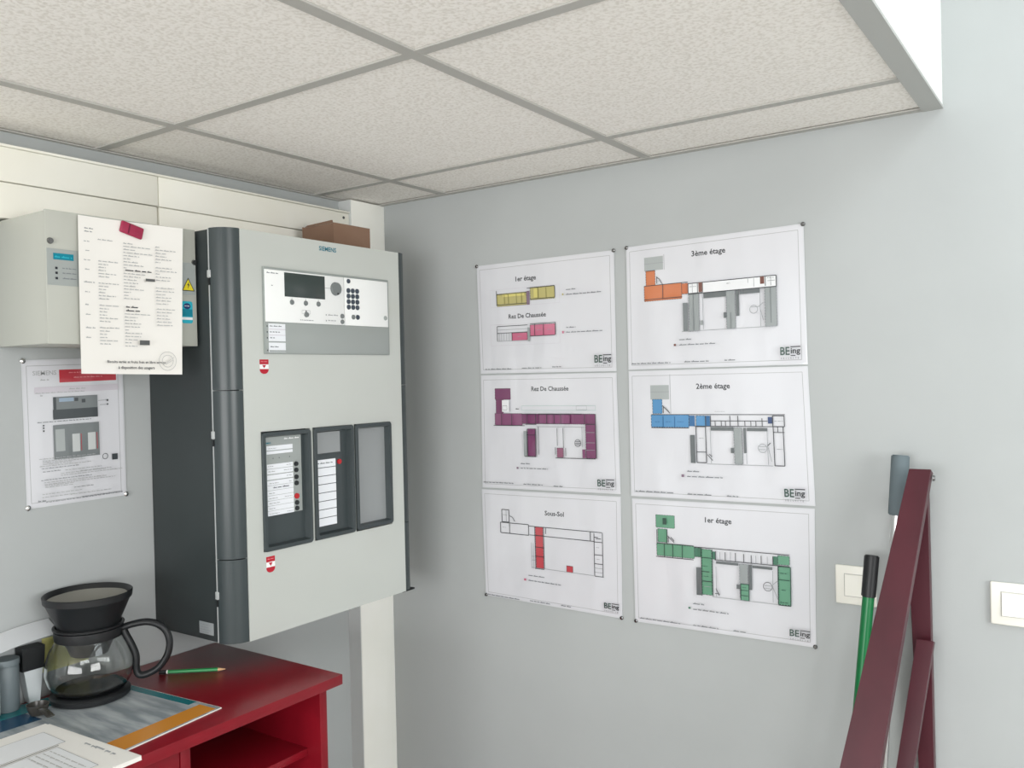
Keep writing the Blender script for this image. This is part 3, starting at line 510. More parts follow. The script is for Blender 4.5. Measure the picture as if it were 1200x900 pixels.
  ('s', 'gx', 0.0372, 0.1334, 0.057, 0.0042), ('s', 'gx', 0.0372, 0.1394, 0.052, 0.0042), ('s', 'gx', 0.0371, 0.1455, 0.0519, 0.0042), ('s', 'gx', 0.037, 0.1518, 0.0719, 0.0042),
  ('s', 'gx', 0.037, 0.1578, 0.0578, 0.0042), ('s', 'gx', 0.0378, 0.1705, 0.0789, 0.0042), ('s', 'gx', 0.0377, 0.1769, 0.0566, 0.0042), ('s', 'gx', 0.0377, 0.1831, 0.0536, 0.0042),
  ('s', 'gx', 0.0376, 0.1892, 0.0525, 0.0042), ('s', 'gx', 0.0375, 0.1953, 0.0747, 0.0042), ('s', 'gx', 0.0375, 0.2016, 0.0595, 0.0042), ('s', 'gx', 0.0373, 0.2138, 0.0787, 0.0042),
  ('s', 'gx', 0.0373, 0.2203, 0.0573, 0.0042), ('s', 'gx', 0.0372, 0.2266, 0.0522, 0.0042), ('s', 'gx', 0.0371, 0.2328, 0.0521, 0.0042), ('s', 'gx', 0.0371, 0.2389, 0.0734, 0.0042),
  ('s', 'gx', 0.037, 0.2453, 0.0591, 0.0042), ('s', 'gx', 0.0866, 0.0448, 0.1059, 0.0042), ('s', 'gx', 0.0866, 0.0507, 0.1443, 0.0042), ('s', 'gx', 0.0866, 0.0569, 0.1131, 0.0042),
  ('s', 'gx', 0.0866, 0.063, 0.1465, 0.0042), ('s', 'gx', 0.0865, 0.0691, 0.1193, 0.0042), ('s', 'gx', 0.0865, 0.0752, 0.1007, 0.0042), ('s', 'gx', 0.0865, 0.0813, 0.1172, 0.0042),
  ('s', 'gx', 0.0864, 0.0875, 0.1276, 0.0042), ('s', 'gx', 0.0864, 0.0935, 0.0956, 0.0042), ('s', 'gx', 0.0864, 0.1044, 0.1329, 0.0042), ('s', 'gx', 0.0863, 0.1106, 0.1214, 0.0042),
  ('s', 'gx', 0.0863, 0.1168, 0.113, 0.0042), ('s', 'gx', 0.0863, 0.123, 0.1161, 0.0042), ('s', 'gx', 0.0863, 0.1292, 0.113, 0.0042), ('s', 'gx', 0.0862, 0.1354, 0.1308, 0.0042),
  ('s', 'gx', 0.0862, 0.1416, 0.1006, 0.0042), ('s', 'gx', 0.0862, 0.1479, 0.0985, 0.0042), ('s', 'gx', 0.0861, 0.1541, 0.1193, 0.0042), ('s', 'gx', 0.087, 0.1845, 0.1416, 0.0042),
  ('s', 'gx', 0.087, 0.191, 0.114, 0.0042), ('s', 'gx', 0.087, 0.1973, 0.1098, 0.0042), ('s', 'gx', 0.0869, 0.2036, 0.1214, 0.0042), ('s', 'gx', 0.0869, 0.2099, 0.1182, 0.0042),
  ('s', 'gx', 0.0869, 0.2163, 0.0972, 0.0042), ('s', 'gx', 0.0869, 0.2226, 0.1224, 0.0042), ('s', 'gx', 0.0868, 0.229, 0.1203, 0.0042), ('s', 'gx', 0.0868, 0.2354, 0.114, 0.0042),
  ('s', 'gx', 0.0868, 0.2417, 0.1003, 0.0042), ('s', 'gx', 0.0867, 0.2481, 0.1118, 0.0042), ('s', 'gx', 0.1506, 0.046, 0.1623, 0.0042), ('s', 'gx', 0.1507, 0.052, 0.1937, 0.0042),
  ('s', 'gx', 0.1507, 0.0583, 0.1742, 0.0042), ('s', 'gx', 0.1507, 0.0646, 0.1743, 0.0042), ('s', 'gx', 0.1507, 0.0708, 0.1852, 0.0042), ('s', 'gx', 0.1508, 0.077, 0.1614, 0.0042),
  ('s', 'gx', 0.1508, 0.088, 0.1853, 0.0042), ('s', 'gx', 0.1508, 0.0943, 0.1986, 0.0042), ('s', 'gx', 0.1509, 0.1006, 0.1616, 0.0042), ('s', 'gx', 0.1509, 0.1069, 0.1833, 0.0042),
  ('s', 'gx', 0.1509, 0.1132, 0.1812, 0.0042), ('s', 'gx', 0.151, 0.129, 0.1901, 0.0042), ('s', 'gx', 0.151, 0.1354, 0.1902, 0.0042), ('s', 'gx', 0.151, 0.1419, 0.1716, 0.0042),
  ('s', 'gx', 0.1511, 0.1482, 0.1848, 0.0042), ('s', 'gx', 0.1511, 0.1546, 0.1826, 0.0042), ('s', 'gx', 0.1511, 0.161, 0.1772, 0.0042), ('s', 'gx', 0.1523, 0.1719, 0.1916, 0.0042),
  ('s', 'gx', 0.1523, 0.1784, 0.1872, 0.0042), ('s', 'gx', 0.1523, 0.1849, 0.1763, 0.0042), ('s', 'gx', 0.1523, 0.1913, 0.1818, 0.0042), ('s', 'gx', 0.1524, 0.1978, 0.1852, 0.0042),
  ('s', 'gx', 0.1524, 0.2043, 0.1875, 0.0042), ('s', 'k', 0.0864, 0.0989, 0.1413, 0.006), ('s', 'k', 0.0871, 0.1715, 0.1119, 0.006), ('s', 'k', 0.0871, 0.1786, 0.1161, 0.006),
  ('r', 'g2', 0.1283, 0.1117, 0.1482, 0.1171), ('r', 'g2', 0.115, 0.2356, 0.1363, 0.2451), ('T', 'k', 0.0466, 0.2816, 0.1703, 'Biscuits variés et fruits frais en libre service'), ('T', 'k', 0.069, 0.2929, 0.1462, 'à disposition des usagers'),
  ('c', 'g3', 0.1743, 0.2763, 0.0195), ('c', 'g3', 0.1743, 0.2763, 0.0127), ('l', 'g3', 0.1637, 0.2845, 0.1881, 0.2682), ('l', 'g3', 0.1692, 0.2833, 0.1859, 0.2736),
 ],
}


# ================================================================ SETTING
XM, YM, ZL, ZH, XF = 4.6, -4.6, 2.111, 2.85, 1.5438
def st(o): o['kind'] = 'structure'; return o
st(box('floor', 'floor', 0, XM, YM, 0, -0.1, 0))
st(box('wall_left', 'wall', -0.1, 0, YM, 0, 0, ZH))
st(box('wall_back', 'wall', -0.1, XM + 0.1, 0, 0.1, 0, ZH))
def wall_hole(name, axis, c0, c1, a0, a1, h0, h1, A0, A1):
    """wall slab at c0..c1 spanning A0..A1 with an opening a0..a1 x h0..h1"""
    bm = bmesh.new()
    for (p, q, z0, z1) in ((A0, a0, 0, ZH), (a1, A1, 0, ZH), (a0, a1, 0, h0), (a0, a1, h1, ZH)):
        if axis == 'x': bx(bm, c0, c1, p, q, z0, z1)
        else: bx(bm, p, q, c0, c1, z0, z1)
    return st(link(name, bm, 'wall'))
wall_hole('wall_right', 'x', XM, XM + 0.1, -3.3, -1.1, 1.0, 2.5, YM, 0)
wall_hole('wall_front', 'y', YM - 0.1, YM, 0.3, 3.3, 0.85, 2.05, -0.1, XM + 0.1)  # unseen front opening, added for the fill light
# upper ceiling with the roof light opening, over the right part of the room
bm = bmesh.new()
for (x0, x1, y0, y1) in ((XF - .05, 2.1, YM, 0), (3.4, XM, YM, 0), (2.1, 3.4, YM, -1.6), (2.1, 3.4, -0.3, 0)):
    bx(bm, x0, x1, y0, y1, ZH, ZH + 0.1)
st(link('ceiling', bm, 'ceil'))
def window_frame(n, axis, c, a0, a1, h0, h1):
    bm = bmesh.new(); t = 0.05
    parts = [(a0, a0 + t, h0, h1), (a1 - t, a1, h0, h1), (a0 + t, a1 - t, h0, h0 + t), (a0 + t, a1 - t, h1 - t, h1), ((a0 + a1) / 2 - t / 2, (a0 + a1) / 2 + t / 2, h0 + t, h1 - t)]
    for (p, q, z0, z1) in parts:
        if axis == 'x': bx(bm, c, c + .05, p, q, z0, z1)
        elif axis == 'y': bx(bm, p, q, c, c + .05, z0, z1)
        else: bx(bm, p, q, z0, z1, c, c + .05)
    return st(link('window_%d' % n, bm, 'frame'))
window_frame(1, 'x', XM - 0.01, -3.3, -1.1, 1.0, 2.5)
window_frame(2, 'y', YM - 0.04, 0.3, 3.3, 0.85, 2.05)  # unseen window added around the front fill light
window_frame(3, 'z', ZH + 0.02, 2.1, 3.4, -1.6, -0.3)
# bulkhead where the suspended ceiling stops
st(box('wall_bulkhead', 'bulkhead', XF - 0.012, XF, YM, 0, ZL + 0.004, ZH))
# suspended ceiling: tiles, grid bars, edge angles
susp = empty('ceiling', (0.7, -0.85, ZL), kind='structure')
xs = [0.0, 0.1360 + 0.15, 0.9103, 1.5115]
gx = [0.2856, 0.9103]
gy = [-0.2298, -0.8545, -1.4792, -2.1039, -2.7286, -3.3533, -3.978]
ye = [0.0] + gy + [YM]
xe_ = [0.0] + gx + [XF - 0.012]
for i in range(3):
    for j in range(len(ye) - 1):
        o = box('ceiling_tile', 'tile', xe_[i] + 0.003, xe_[i + 1] - 0.003, ye[j + 1] + 0.003, ye[j] - 0.003, ZL + 0.003, ZL + 0.018, susp)
hw = 0.0122
for g in gx: box('grid_bar', 'grid', g - hw, g + hw, YM, 0, ZL - 0.001, ZL + 0.0028, susp)
for g in gy:
    for a, b in zip(xe_[:-1], xe_[1:]):
        box('grid_bar', 'grid', a + (hw if a > 0 else 0), b - (hw if b < 1.5 else 0), g - hw * 0.9, g + hw * 0.9, ZL - 0.0006, ZL + 0.0028, susp)
# edge angles (horizontal flange and upright)
def angle_bar(x0, x1, y0, y1): return box('edge_angle', 'grid', x0, x1, y0, y1, ZL - 0.0016, ZL + 0.001, susp)
angle_bar(0.0, XF - .035, -0.02, 0.0)
angle_bar(0.0, 0.012, YM, -0.02)
o = st(box('trim_1', 'gridedge', XF - 0.036, XF + 0.0012, YM, 0, ZL - 0.003, ZL + 0.003))
tag(o, kind='structure')
# corner casing and wall trunking
st(box('trim_2', 'white', 0.0, 0.048, -0.135, 0.0, 0.0, ZL - 0.002, bev=0.0015))
st(box('trim_4', 'casing_side', 0.0, 0.0465, -0.1375, -0.1355, 0.0, ZL - 0.002))
trunk = st(empty('trim_3', (0.02, -0.9, 2.0)))
box('trunking_cover', 'trunking', 0, 0.041, -0.7345, -0.138, 2.002, 2.069, trunk, 0.002)
box('trunking_cover', 'trunking', 0, 0.041, -2.4, -0.7365, 2.002, 2.069, trunk, 0.002)
box('trunking_cover', 'trunking', 0, 0.038, -0.733, -0.138, 1.93, 2.0005, trunk, 0.002)
box('trunking_cover', 'trunking', 0, 0.038, -2.4, -0.738, 1.93, 2.0005, trunk, 0.002)
box('trunking_lip', 'trunking', 0, 0.046, -2.4, -0.138, 2.0695, 2.074, trunk, 0.001)
for y in (-0.16, ):
    link('screw', cyl(bmesh.new(), (0.0405, y, 2.055), (0.0425, y, 2.055), 0.004, seg=12), 'pin', trunk)

# ================================================================ FIRE ALARM PANEL
P = empty('alarm_panel', (0.0, -0.45, 1.04), 'large grey and anthracite wall control panel with screen, keypad and three dark-framed windows', 'control panel')
Z0, Z1, XD = 1.040, 1.929, 0.2766
box('housing', 'darkm', 0.001, 0.2285, -0.745, -0.152, Z0 + .001, Z1 - .001, P, 0.002)
# rounded front corner columns, each in three segments
def column(yo, yi, z0, z1):
    """curved cover from (0.2315,yo) round to (XD-.001,yi)"""
    bm = bmesh.new(); N = 10; lo = []; hi = []
    cx = 0.2315; a = XD - 0.001 - cx; bb = yi - yo
    pts = [(cx, yi)]
    for k in range(N + 1):
        t = math.pi / 2 * k / N
        pts.append((cx + a * math.sin(t), yi - bb * math.cos(t)))
    lo = [(x, y, z0) for x, y in pts]; hi = [(x, y, z1) for x, y in pts]
    return hexa(bm, lo, hi)
for (z0, z1) in ((Z0, 1.2190), (1.2210, 1.5810), (1.5830, Z1 + 0.001)):
    link('corner_cover', column(-0.745, -0.701, z0, z1), 'dark', P, True, 0.5)
    link('corner_cover', column(-0.152, -0.1965, z0, z1), 'dark', P, True, 0.5)
box('seam_strip', 'rail', 0.2288, 0.2312, -0.7462, -0.7, Z0 + .002, Z1, P)
for z in (1.832, 1.487, 1.143):
    box('clip', 'rail', 0.226, 0.236, -0.7478, -0.745, z - 0.008, z + 0.008, P, 0.0006)
    box('clip', 'seam', 0.228, 0.2335, -0.7472, -0.745, z - 0.024, z - 0.009, P)
box('rating_label', 'silverlab', 0.165, 0.214, -0.7458, -0.745, 1.054, 1.080, P)
pr = Print(lambda s, t, o: (0.165 + s, -0.7458 - o, 1.080 - t), 0.0001)
for i in range(4): pr.scrib(0.003, 0.006 + i * .0055, 0.04 - .006 * (i % 2), 0.004, 'g')
pr.build('rating_print', 'ink', [c for c in P.children if c.name.startswith('rating_label')][0])
# door leaf with cut-outs built as a ring of strips (openings: three windows)
D = (-0.700, -0.1974)
mods = [(-0.6575, -0.5165, 1.2240, 1.4870), (-0.508, -0.3785, 1.2250, 1.4885), (-0.3735, -0.2435, 1.2270, 1.4885)]
def door_mesh():
    bm = bmesh.new(); xb, xf = 0.262, XD
    bx(bm, xb, xf, D[0], D[1], 1.489, Z1)
    bx(bm, xb, xf, D[0], D[1], Z0 - .001, 1.224)
    bx(bm, xb, xf, D[0], -0.6575, 1.224, 1.489)
    bx(bm, xb, xf, -0.2435, D[1], 1.224, 1.489)
    bx(bm, xb, xf, -0.5165, -0.508, 1.224, 1.489)
    bx(bm, xb, xf, -0.3785, -0.3735, 1.224, 1.489)
    bmesh.ops.remove_doubles(bm, verts=bm.verts, dist=1e-5)
    return bm
door = link('door', door_mesh(), 'door', P)
pr = Print(lambda s, t, o: (XD + o, s, t), 0.0003)
class UpPrint(Print): pass
def doorprint(off=0.0003, x=XD):
    return Print(lambda s, t, o: (x + o, s, -t), off)
pr = doorprint()
pr.text('SIEMENS', -0.474, -1.9065, -0.419, 'sb', True)
pr.build('lettering', 'ink', door)['kind'] = 'stuff'
for (y0, y1, z1, z0) in ((-0.656, -0.6315, 1.648, 1.616), (-0.6515, -0.6275, 1.2125, 1.177)):
    pr = doorprint()
    h = z1 - z0; c = (y0 + y1) / 2; r = (y1 - y0) / 2
    pts = [(y0, -z1), (y1, -z1), (y1, -z0 - r * .75)] + [(c + r * math.cos(a), -(z0 + r * .75) + r * .75 * math.sin(a)) for a in [math.pi * k / 8 for k in range(9)]] + [(y0, -z0 - r * .75)]
    pr.poly(pts, 'rs')
    pr.rect(y0, -(z0 + h * .66), y1, -(z0 + h * .34), 'wt')
    pr.poly([(c - r * .45, -(z0 + h * .62)), (c + r * .45, -(z0 + h * .62)), (c, -(z0 + h * .40))], 'rs')
    pr.scrib(y0 + r * .3, -(z1 - h * .16), y1 - r * .3, .004, 'rt')
    pr.build('shield_sticker', 'ink', door)
# control unit
cu = box('control_unit', 'bezel', XD, XD + 0.0045, -0.644, -0.243, 1.660, 1.853, P, 0.001)
wp = box('white_panel', 'ctrlwhite', XD + 0.0040, XD + 0.0065, -0.641, -0.4025, 1.7315, 1.8475, cu, 0.0008)
wp2 = box('white_panel', 'ctrlwhite', XD + 0.0040, XD + 0.0065, -0.401, -0.2485, 1.7315, 1.8475, cu, 0.0008)
box('grey_plate', 'greyplate', XD + 0.0040, XD + 0.0055, -0.641, -0.2475, 1.6625, 1.730, cu, 0.0004)
XW = XD + 0.0065
box('screen', 'lcd', XW - .001, XW + 0.0006, -0.5865, -0.4645, 1.790, 1.8445, cu, 0.0004)
def button(name, m, y, z, r, h=0.002, parent=None, x=XW, ry=None):
    bm = cyl(bmesh.new(), (x - 0.0008, y, z), (x + h, y, z), r, r * 0.9, 20)
    return link(name, bm, m, parent, True, 0.7)
button('dial', 'btn', -0.4305, 1.8175, 0.0165, 0.006, cu)
button('dial_knob', 'seam', -0.428, 1.806, 0.0025, 0.0065, cu)
for y in (-0.566, -0.525, -0.486): button('button', 'btn', y, 1.778, 0.0062, 0.002, cu)
button('key_switch', 'btn', -0.5245, 1.7515, 0.0062, 0.004, cu)
for i in range(4):
    for j in range(3): button('keypad_key', 'key', -0.388 + 0.0148 * j, 1.8165 - 0.0134 * i, 0.0064, 0.002, cu)
button('button', 'key', -0.387, 1.8395, 0.0058, 0.002, cu)
button('button', 'btn', -0.373, 1.7525, 0.0062, 0.002, cu); button('button', 'key', -0.358, 1.7525, 0.0064, 0.002, cu)
button('button', 'btn', -0.4105, 1.753, 0.0062, 0.002, cu); button('button', 'btn', -0.4105, 1.7395, 0.0058, 0.002, cu)
button('lock', 'greyplate', -0.259, 1.7545, 0.006, 0.002, cu)
for (z1, z0) in ((1.7275, 1.6885), (1.6855, 1.6640)):
    box('text_label', 'label', XD + 0.0054, XD + 0.0062, -0.6335, -0.5865, z0, z1, cu)
pr = doorprint(0.0001, XW + 0.0001)
pr.scrib(-0.636, -1.8395, -0.604, 0.005, 'x'); pr.scrib(-0.624, -1.812, -0.617, 0.004, 'x')
for y in (-0.566, -0.525, -0.486): pr.line(y, -1.788, y, -1.784, 'x')
pr.poly([(-0.527, -1.758), (-0.522, -1.758), (-0.5245, -1.7625)], 'k'); pr.outline(-0.537, -1.7615, -0.512, -1.7535, 'gx', .0006)
pr.scrib(-0.543, -1.7385, -0.503, 0.0035, 'x'); pr.scrib(-0.457, -1.7535, -0.421, 0.005, 'gx'); pr.scrib(-0.457, -1.7405, -0.432, 0.005, 'gx')
pr.rect(-0.464, -1.7555, -0.4625, -1.752, 'k'); pr.rect(-0.464, -1.742, -0.4625, -1.7385, 'k')
pr.line(-0.4475, -1.8175, -0.465, -1.8175, 'gx')
pr.build('legend_print', 'ink', cu)
pr = doorprint(0.0001, XD + 0.0063)
for z, w_ in ((1.7215, .033), (1.7085, .028), (1.6955, .013), (1.6755, .023)): pr.scrib(-0.6305, -z, -0.6305 + w_, 0.0048, 'x')
pr.line(-0.633, -1.7150, -0.587, -1.7150, 'pg'); pr.line(-0.633, -1.7020, -0.587, -1.7020, 'pg'); pr.rect(-0.633, -1.6685, -0.587, -1.6645, 'lg')
for z in (1.7215, 1.7085, 1.6955, 1.668): pr.rect(-0.6395, -z - .0015, -0.637, -z + .0015, 'k')
pr.build('label_print', 'ink', cu)
# three framed display windows
def rring(y0, y1, z0, z1, rad, n=5):
    pts = []
    for (cy, cz, a0) in ((y1 - rad, z1 - rad, 0), (y0 + rad, z1 - rad, 90), (y0 + rad, z0 + rad, 180), (y1 - rad, z0 + rad, 270)):
        for k in range(n + 1):
            a = math.radians(a0 + 90 * k / n); pts.append((cy + rad * math.cos(a), cz + rad * math.sin(a)))
    return pts
def frame_mesh(y0, y1, z0, z1, wy, x0, x1, xin):
    """raised rounded frame with sloping inner sides that reach back to xin"""
    bm = bmesh.new()
    rings = [(x0, rring(y0, y1, z0, z1, .008)), (x1 - .001, rring(y0, y1, z0, z1, .008)), (x1, rring(y0 + .001, y1 - .001, z0 + .001, z1 - .001, .007)),
             (x1, rring(y0 + wy * .72, y1 - wy * .72, z0 + wy * .72, z1 - wy * .72, .003)), (xin, rring(y0 + wy, y1 - wy, z0 + wy, z1 - wy, .002))]
    V = [[bm.verts.new((x, y, z)) for y, z in pts] for x, pts in rings]
    n = len(V[0])
    for a, b in zip(V[:-1], V[1:]):
        for i in range(n): bm.faces.new((a[i], a[(i + 1) % n], b[(i + 1) % n], b[i]))
    return bm
W_ = []
for k, (y0, y1, z0, z1) in enumerate(mods):
    wn = link('display_window', frame_mesh(y0, y1, z0, z1, 0.0125, XD - 0.013, XD + 0.0055, XD - 0.010), 'dark', P, True, 0.5)
    W_.append(wn)
    box('back_plate', 'window_grey' if k == 2 else 'dark', XD - 0.0125, XD - 0.0100, y0 + .008, y1 - .008, z0 + .008, z1 - .008, wn)
XB = XD - 0.0100
# window 1
y0, y1, z0, z1 = mods[0]
box('face_plate', 'greyplate', XB, XB + .002, -0.6450, -0.5370, 1.300, 1.4775, W_[0])
for (a, b) in ((1.4555, 1.4455), (1.4435, 1.4370), (1.4145, 1.4045), (1.4035, 1.3925), (1.3905, 1.3800)):
    box('text_label', 'label', XB + .002, XB + .0026, -0.6365, -0.5625, b, a, W_[0])
for i in range(7):
    a = 1.378 - i * 0.0113; box('text_label', 'label', XB + .002, XB + .0026, -0.6365, -0.5625, a - 0.0105, a, W_[0])
for z in (1.409, 1.395, 1.379, 1.365, 1.335, 1.320, 1.307):
    button('button', 'redled' if abs(z - 1.335) < .001 else 'blackbtn', -0.5535, z, 0.0058 + (0.001 if abs(z - 1.335) < .001 else 0), 0.003, W_[0], XB + .002)
pr = doorprint(0.0001, XB + .0027)
pr.text('SIEMENS', -0.642, -1.4605, -0.625, 'tqd', True)
pr.scrib(-0.587, -1.4685, -0.543, 0.006, 'wt')
for z, a, b in ((1.4095, -.634, -.618), (1.4095, -.582, -.566), (1.398, -.634, -.615), (1.398, -.59, -.566), (1.385, -.582, -.566), (1.3715, -.632, -.606), (1.3715, -.576, -.567),
                (1.3495, -.634, -.616), (1.3380, -.634, -.610), (1.3380, -.59, -.568), (1.327, -.634, -.604), (1.3155, -.634, -.618), (1.304, -.634, -.606), (1.304, -.584, -.566), (1.4495, -.634, -.61)):
    pr.scrib(a, -z, b, 0.0034, 'gx')
pr.scrib(-0.622, -1.3612, -0.575, 0.006, 'x')
for y in (-.622, -.605, -.575): pr.rect(y, -1.4285, y + .002, -1.4265, 'k')
pr.build('label_print', 'ink', W_[0])
# window 2
box('clear_panel', 'window_grey', XB, XB + .002, -0.4965, -0.4140, 1.4255, 1.4755, W_[1])
box('label_holder', 'dark', XB, XB + .002, -0.4970, -0.4100, 1.240, 1.424, W_[1])
for i in range(8):
    a = 1.4105 - i * 0.0199; box('text_label', 'label', XB + .002, XB + .0026, -0.4955, -0.4305, a - 0.0182, a, W_[1])
button('indicator', 'redled', -0.4185, 1.4015, 0.0066, 0.003, W_[1], XB + .002)
pr = doorprint(0.0001, XB + .0027); pr.scrib(-0.493, -1.4015, -0.437, 0.006, 'x'); pr.build('label_print', 'ink', W_[1])
# small black foot under the right-hand edge
bm = bmesh.new(); bx(bm, 0.215, 0.268, -0.20, -0.153, Z0 - 0.006, Z0 - 0.0015, 0.001)
link('latch', bm, 'seam', P, True)

# ================================================================ GREY SUPPLY BOX
B = empty('power_supply_box', (0.0, -0.91, 1.68), 'light grey metal wall box left of the big panel, behind the taped-up white notice', 'wall box')
box('casing', 'psu', 0.001, 0.190, -1.071, -0.7535, 1.679, 1.9265, B, 0.002)
lid = box('lid', 'psu', 0.1905, 0.195, -1.072, -0.7525, 1.6785, 1.928, B, 0.0015)
box('marking_strip', 'greyplate', 0.1948, 0.1958, -1.0700, -0.7545, 1.788, 1.856 , B)
for (y, z) in ((-1.063, 1.870), (-0.757, 1.858)):
    link('screw', cyl(bmesh.new(), (0.195, y, z), (0.1985, y, z), 0.0062, 0.005, 16), 'pin', B, True, 0.7)
pr = doorprint(0.0002, 0.1960)
pr.rect(-1.0585, -1.8480, -1.020, -1.8360, 'tqd'); pr.scrib(-1.056, -1.8405, -1.023, 0.006, 'tq')
for z in (1.820, 1.811, 1.801):
    pr.rect(-1.0555, -z - .0022, -1.0510, -z + .0022, 'k'); pr.scrib(-1.042, -z, -1.016, 0.004, 'x')
pr.poly([(-0.789, -1.796), (-0.758, -1.796), (-0.7735, -1.824)], 'k'); pr.poly([(-0.7865, -1.7975), (-0.7605, -1.7975), (-0.7735, -1.8210)], 'yw')
pr.poly([(-0.772, -1.816), (-0.7765, -1.808), (-0.7735, -1.808), (-0.775, -1.800), (-0.770, -1.810), (-0.773, -1.810)], 'k')
pr.build('warning_print', 'ink', lid)
pr = doorprint(0.0002, 0.1952)
pts = rring(-0.7900, -0.7635, 1.727, 1.774, .005)
pr.poly([(y, -z) for y, z in pts], 'tq')
pr.rect(-0.7895, -1.7400, -0.764, -1.7345, 'w'); pr.poly([(-0.7767 + .0085 * math.cos(a), -1.7635 + .0065 * math.sin(a)) for a in [2 * math.pi * k / 16 for k in range(16)]], 'bn')
pr.rect(-0.7895, -1.7570, -0.764, -1.7420, 'tqd'); pr.scrib(-0.783, -1.7635, -0.771, .003, 'w')
pr.build('seal_sticker', 'ink', lid)

# ================================================================ SHEETS
def quad_sheet(name, key, plane, W, H, film, inset, label, cat, group=None, off=0.0016, th=0.0004, m='film', inkm='inkg'):
    c = CORNERS[key]
    def f(s, t, o):
        u, v = s / W, t / H
        a = [c[0][i] * (1 - u) * (1 - v) + c[1][i] * u * (1 - v) + c[2][i] * (1 - u) * v + c[3][i] * u * v for i in (0, 1)]
        return (a[0], -(off + th + o), a[1]) if plane == 'y' else (off + th + o, a[0], a[1])
    org = Vector(f(W / 2, H, -th))
    bm = bmesh.new()
    cs = ((0, 0), (W, 0), (W, H), (0, H))
    hexa(bm, [Vector(f(s, t, -th)) - org for s, t in cs], [Vector(f(s, t, 0)) - org for s, t in cs])
    o = link(name, bm, m); o.location = org
    tag(o, label, cat, group)
    pr = Print(f, 0.0003)
    if inset:
        pr.rect(inset * .55, inset * .55, W - inset * .55, H - inset * .55, 'wt' if m == 'paper' else 'pw')
        pr.outline(.0095, .0125, W - .0125, H - .0105, 'gx', 0.0012)
    pr.art(ART[key])
    pr.build('print', inkm, o)
    return o
INK['pw'] = (216, 217, 222)
PLN = (('plan1', "laminated plan headed 1er étage with yellow wing above a pink Rez De Chaussée plan"),
       ('plan2', "laminated plan headed Rez De Chaussée with the building filled in purple"),
       ('plan3', "laminated plan headed Sous-Sol with one narrow red wing and a small red square"),
       ('plan4', "laminated plan headed 3ème étage with an orange left wing"),
       ('plan5', "laminated plan headed 2ème étage with a blue left wing"),
       ('plan6', "laminated plan headed 1er étage with green wings at both ends"))
for k, lab in PLN:
    quad_sheet('floor_plan_sheet', k, 'y', .426, .303, True, .006, lab, 'floor plan', 'laminated floor plans on the back wall', off=0.0016)
quad_sheet('instruction_sheet', 'manual', 'x', .216, .303, True, .006, 'laminated instruction sheet with red banner pinned under the grey wall box', 'instruction sheet', off=0.0012)
def pin(x, y, z, n, lab, m='pin', r=0.0046):
    bm = bmesh.new(); p = Vector((x, y, z)); n = Vector(n)
    cyl(bm, (0, 0, 0), n * 0.0022, r * 1.05, r, 16); cyl(bm, n * 0.0022, n * 0.0044, r, r * .55, 16)
    o = link('drawing_pin', bm, m, None, True, 0.8); o.location = p
    return tag(o, lab, 'pin', 'drawing pins holding the sheets')
for (x, z, lab) in ((0.3875, 1.9005, 'dark pin at top left corner of the yellow and pink plan'), (0.8085, 1.902, 'dark pin at top right corner of the yellow and pink plan'),
                    (0.8440, 1.9045, 'dark pin at top left corner of the orange 3ème étage plan'), (1.2685, 1.9125, 'dark pin at top right corner of the orange 3ème étage plan'),
                    (0.3945, 1.0015, 'dark pin at bottom left corner of the Sous-Sol plan'), (0.8095, 0.9955, 'dark pin at bottom right corner of the Sous-Sol plan'),
                    (0.8485, 0.9940, 'dark pin at bottom left corner of the green 1er étage plan'), (1.2775, 0.9990, 'dark pin at bottom right corner of the green 1er étage plan')):
    pin(x, -0.0021, z, (0, -1, 0), lab)
for (y, z, lab) in ((-1.0255, 1.6520, 'shiny pin at top left corner of the red-banner instruction sheet'), (-1.0225, 1.3535, 'shiny pin at bottom left corner of the red-banner instruction sheet'),
                    (-0.8100, 1.3560, 'shiny pin at bottom right corner of the red-banner instruction sheet')):
    pin(0.0017, y, z, (1, 0, 0), lab, 'metal', 0.0055)

# notice hung by a magnet on the grey box, slightly curled at the foot
c = CORNERS['notice']; Wn, Hn = .214, .303
def nf(s, t, o):
    u, v = s / Wn, t / Hn
    a = [c[0][i] * (1 - u) * (1 - v) + c[1][i] * u * (1 - v) + c[2][i] * (1 - u) * v + c[3][i] * u * v for i in (0, 1)]
    bow = 0.0045 * (2 * u - 1) ** 2 + 0.004 * v * v
    return (0.1990 + bow + o, a[0], a[1])
bm = bmesh.new(); NU, NV = 14, 14
org = Vector(nf(Wn / 2, Hn, 0)); grid = []
for lay in (0, 0.00025):
    grid.append([[bm.verts.new(Vector(nf(Wn * i / NU, Hn * j / NV, lay)) - org) for i in range(NU + 1)] for j in range(NV + 1)])
for L in grid:
    for j in range(NV):
        for i in range(NU): bm.faces.new((L[j][i], L[j][i + 1], L[j + 1][i + 1], L[j + 1][i]))
a, b = grid
for j in range(NV):
    bm.faces.new((a[j][0], a[j + 1][0], b[j + 1][0], b[j][0])); bm.faces.new((a[j][NU], a[j + 1][NU], b[j + 1][NU], b[j][NU]))
for i in range(NU):
    bm.faces.new((a[0][i], a[0][i + 1], b[0][i + 1], b[0][i])); bm.faces.new((a[NV][i], a[NV][i + 1], b[NV][i + 1], b[NV][i]))
no = link('notice', bm, 'paper', None, True, 0.9); no.location = org
tag(no, 'white typed weekly menu notice hanging on the grey wall box', 'notice')
pr = Print(nf, 0.0006); pr.art(ART['notice']); pr.build('print', 'ink', no)['kind'] = 'stuff'
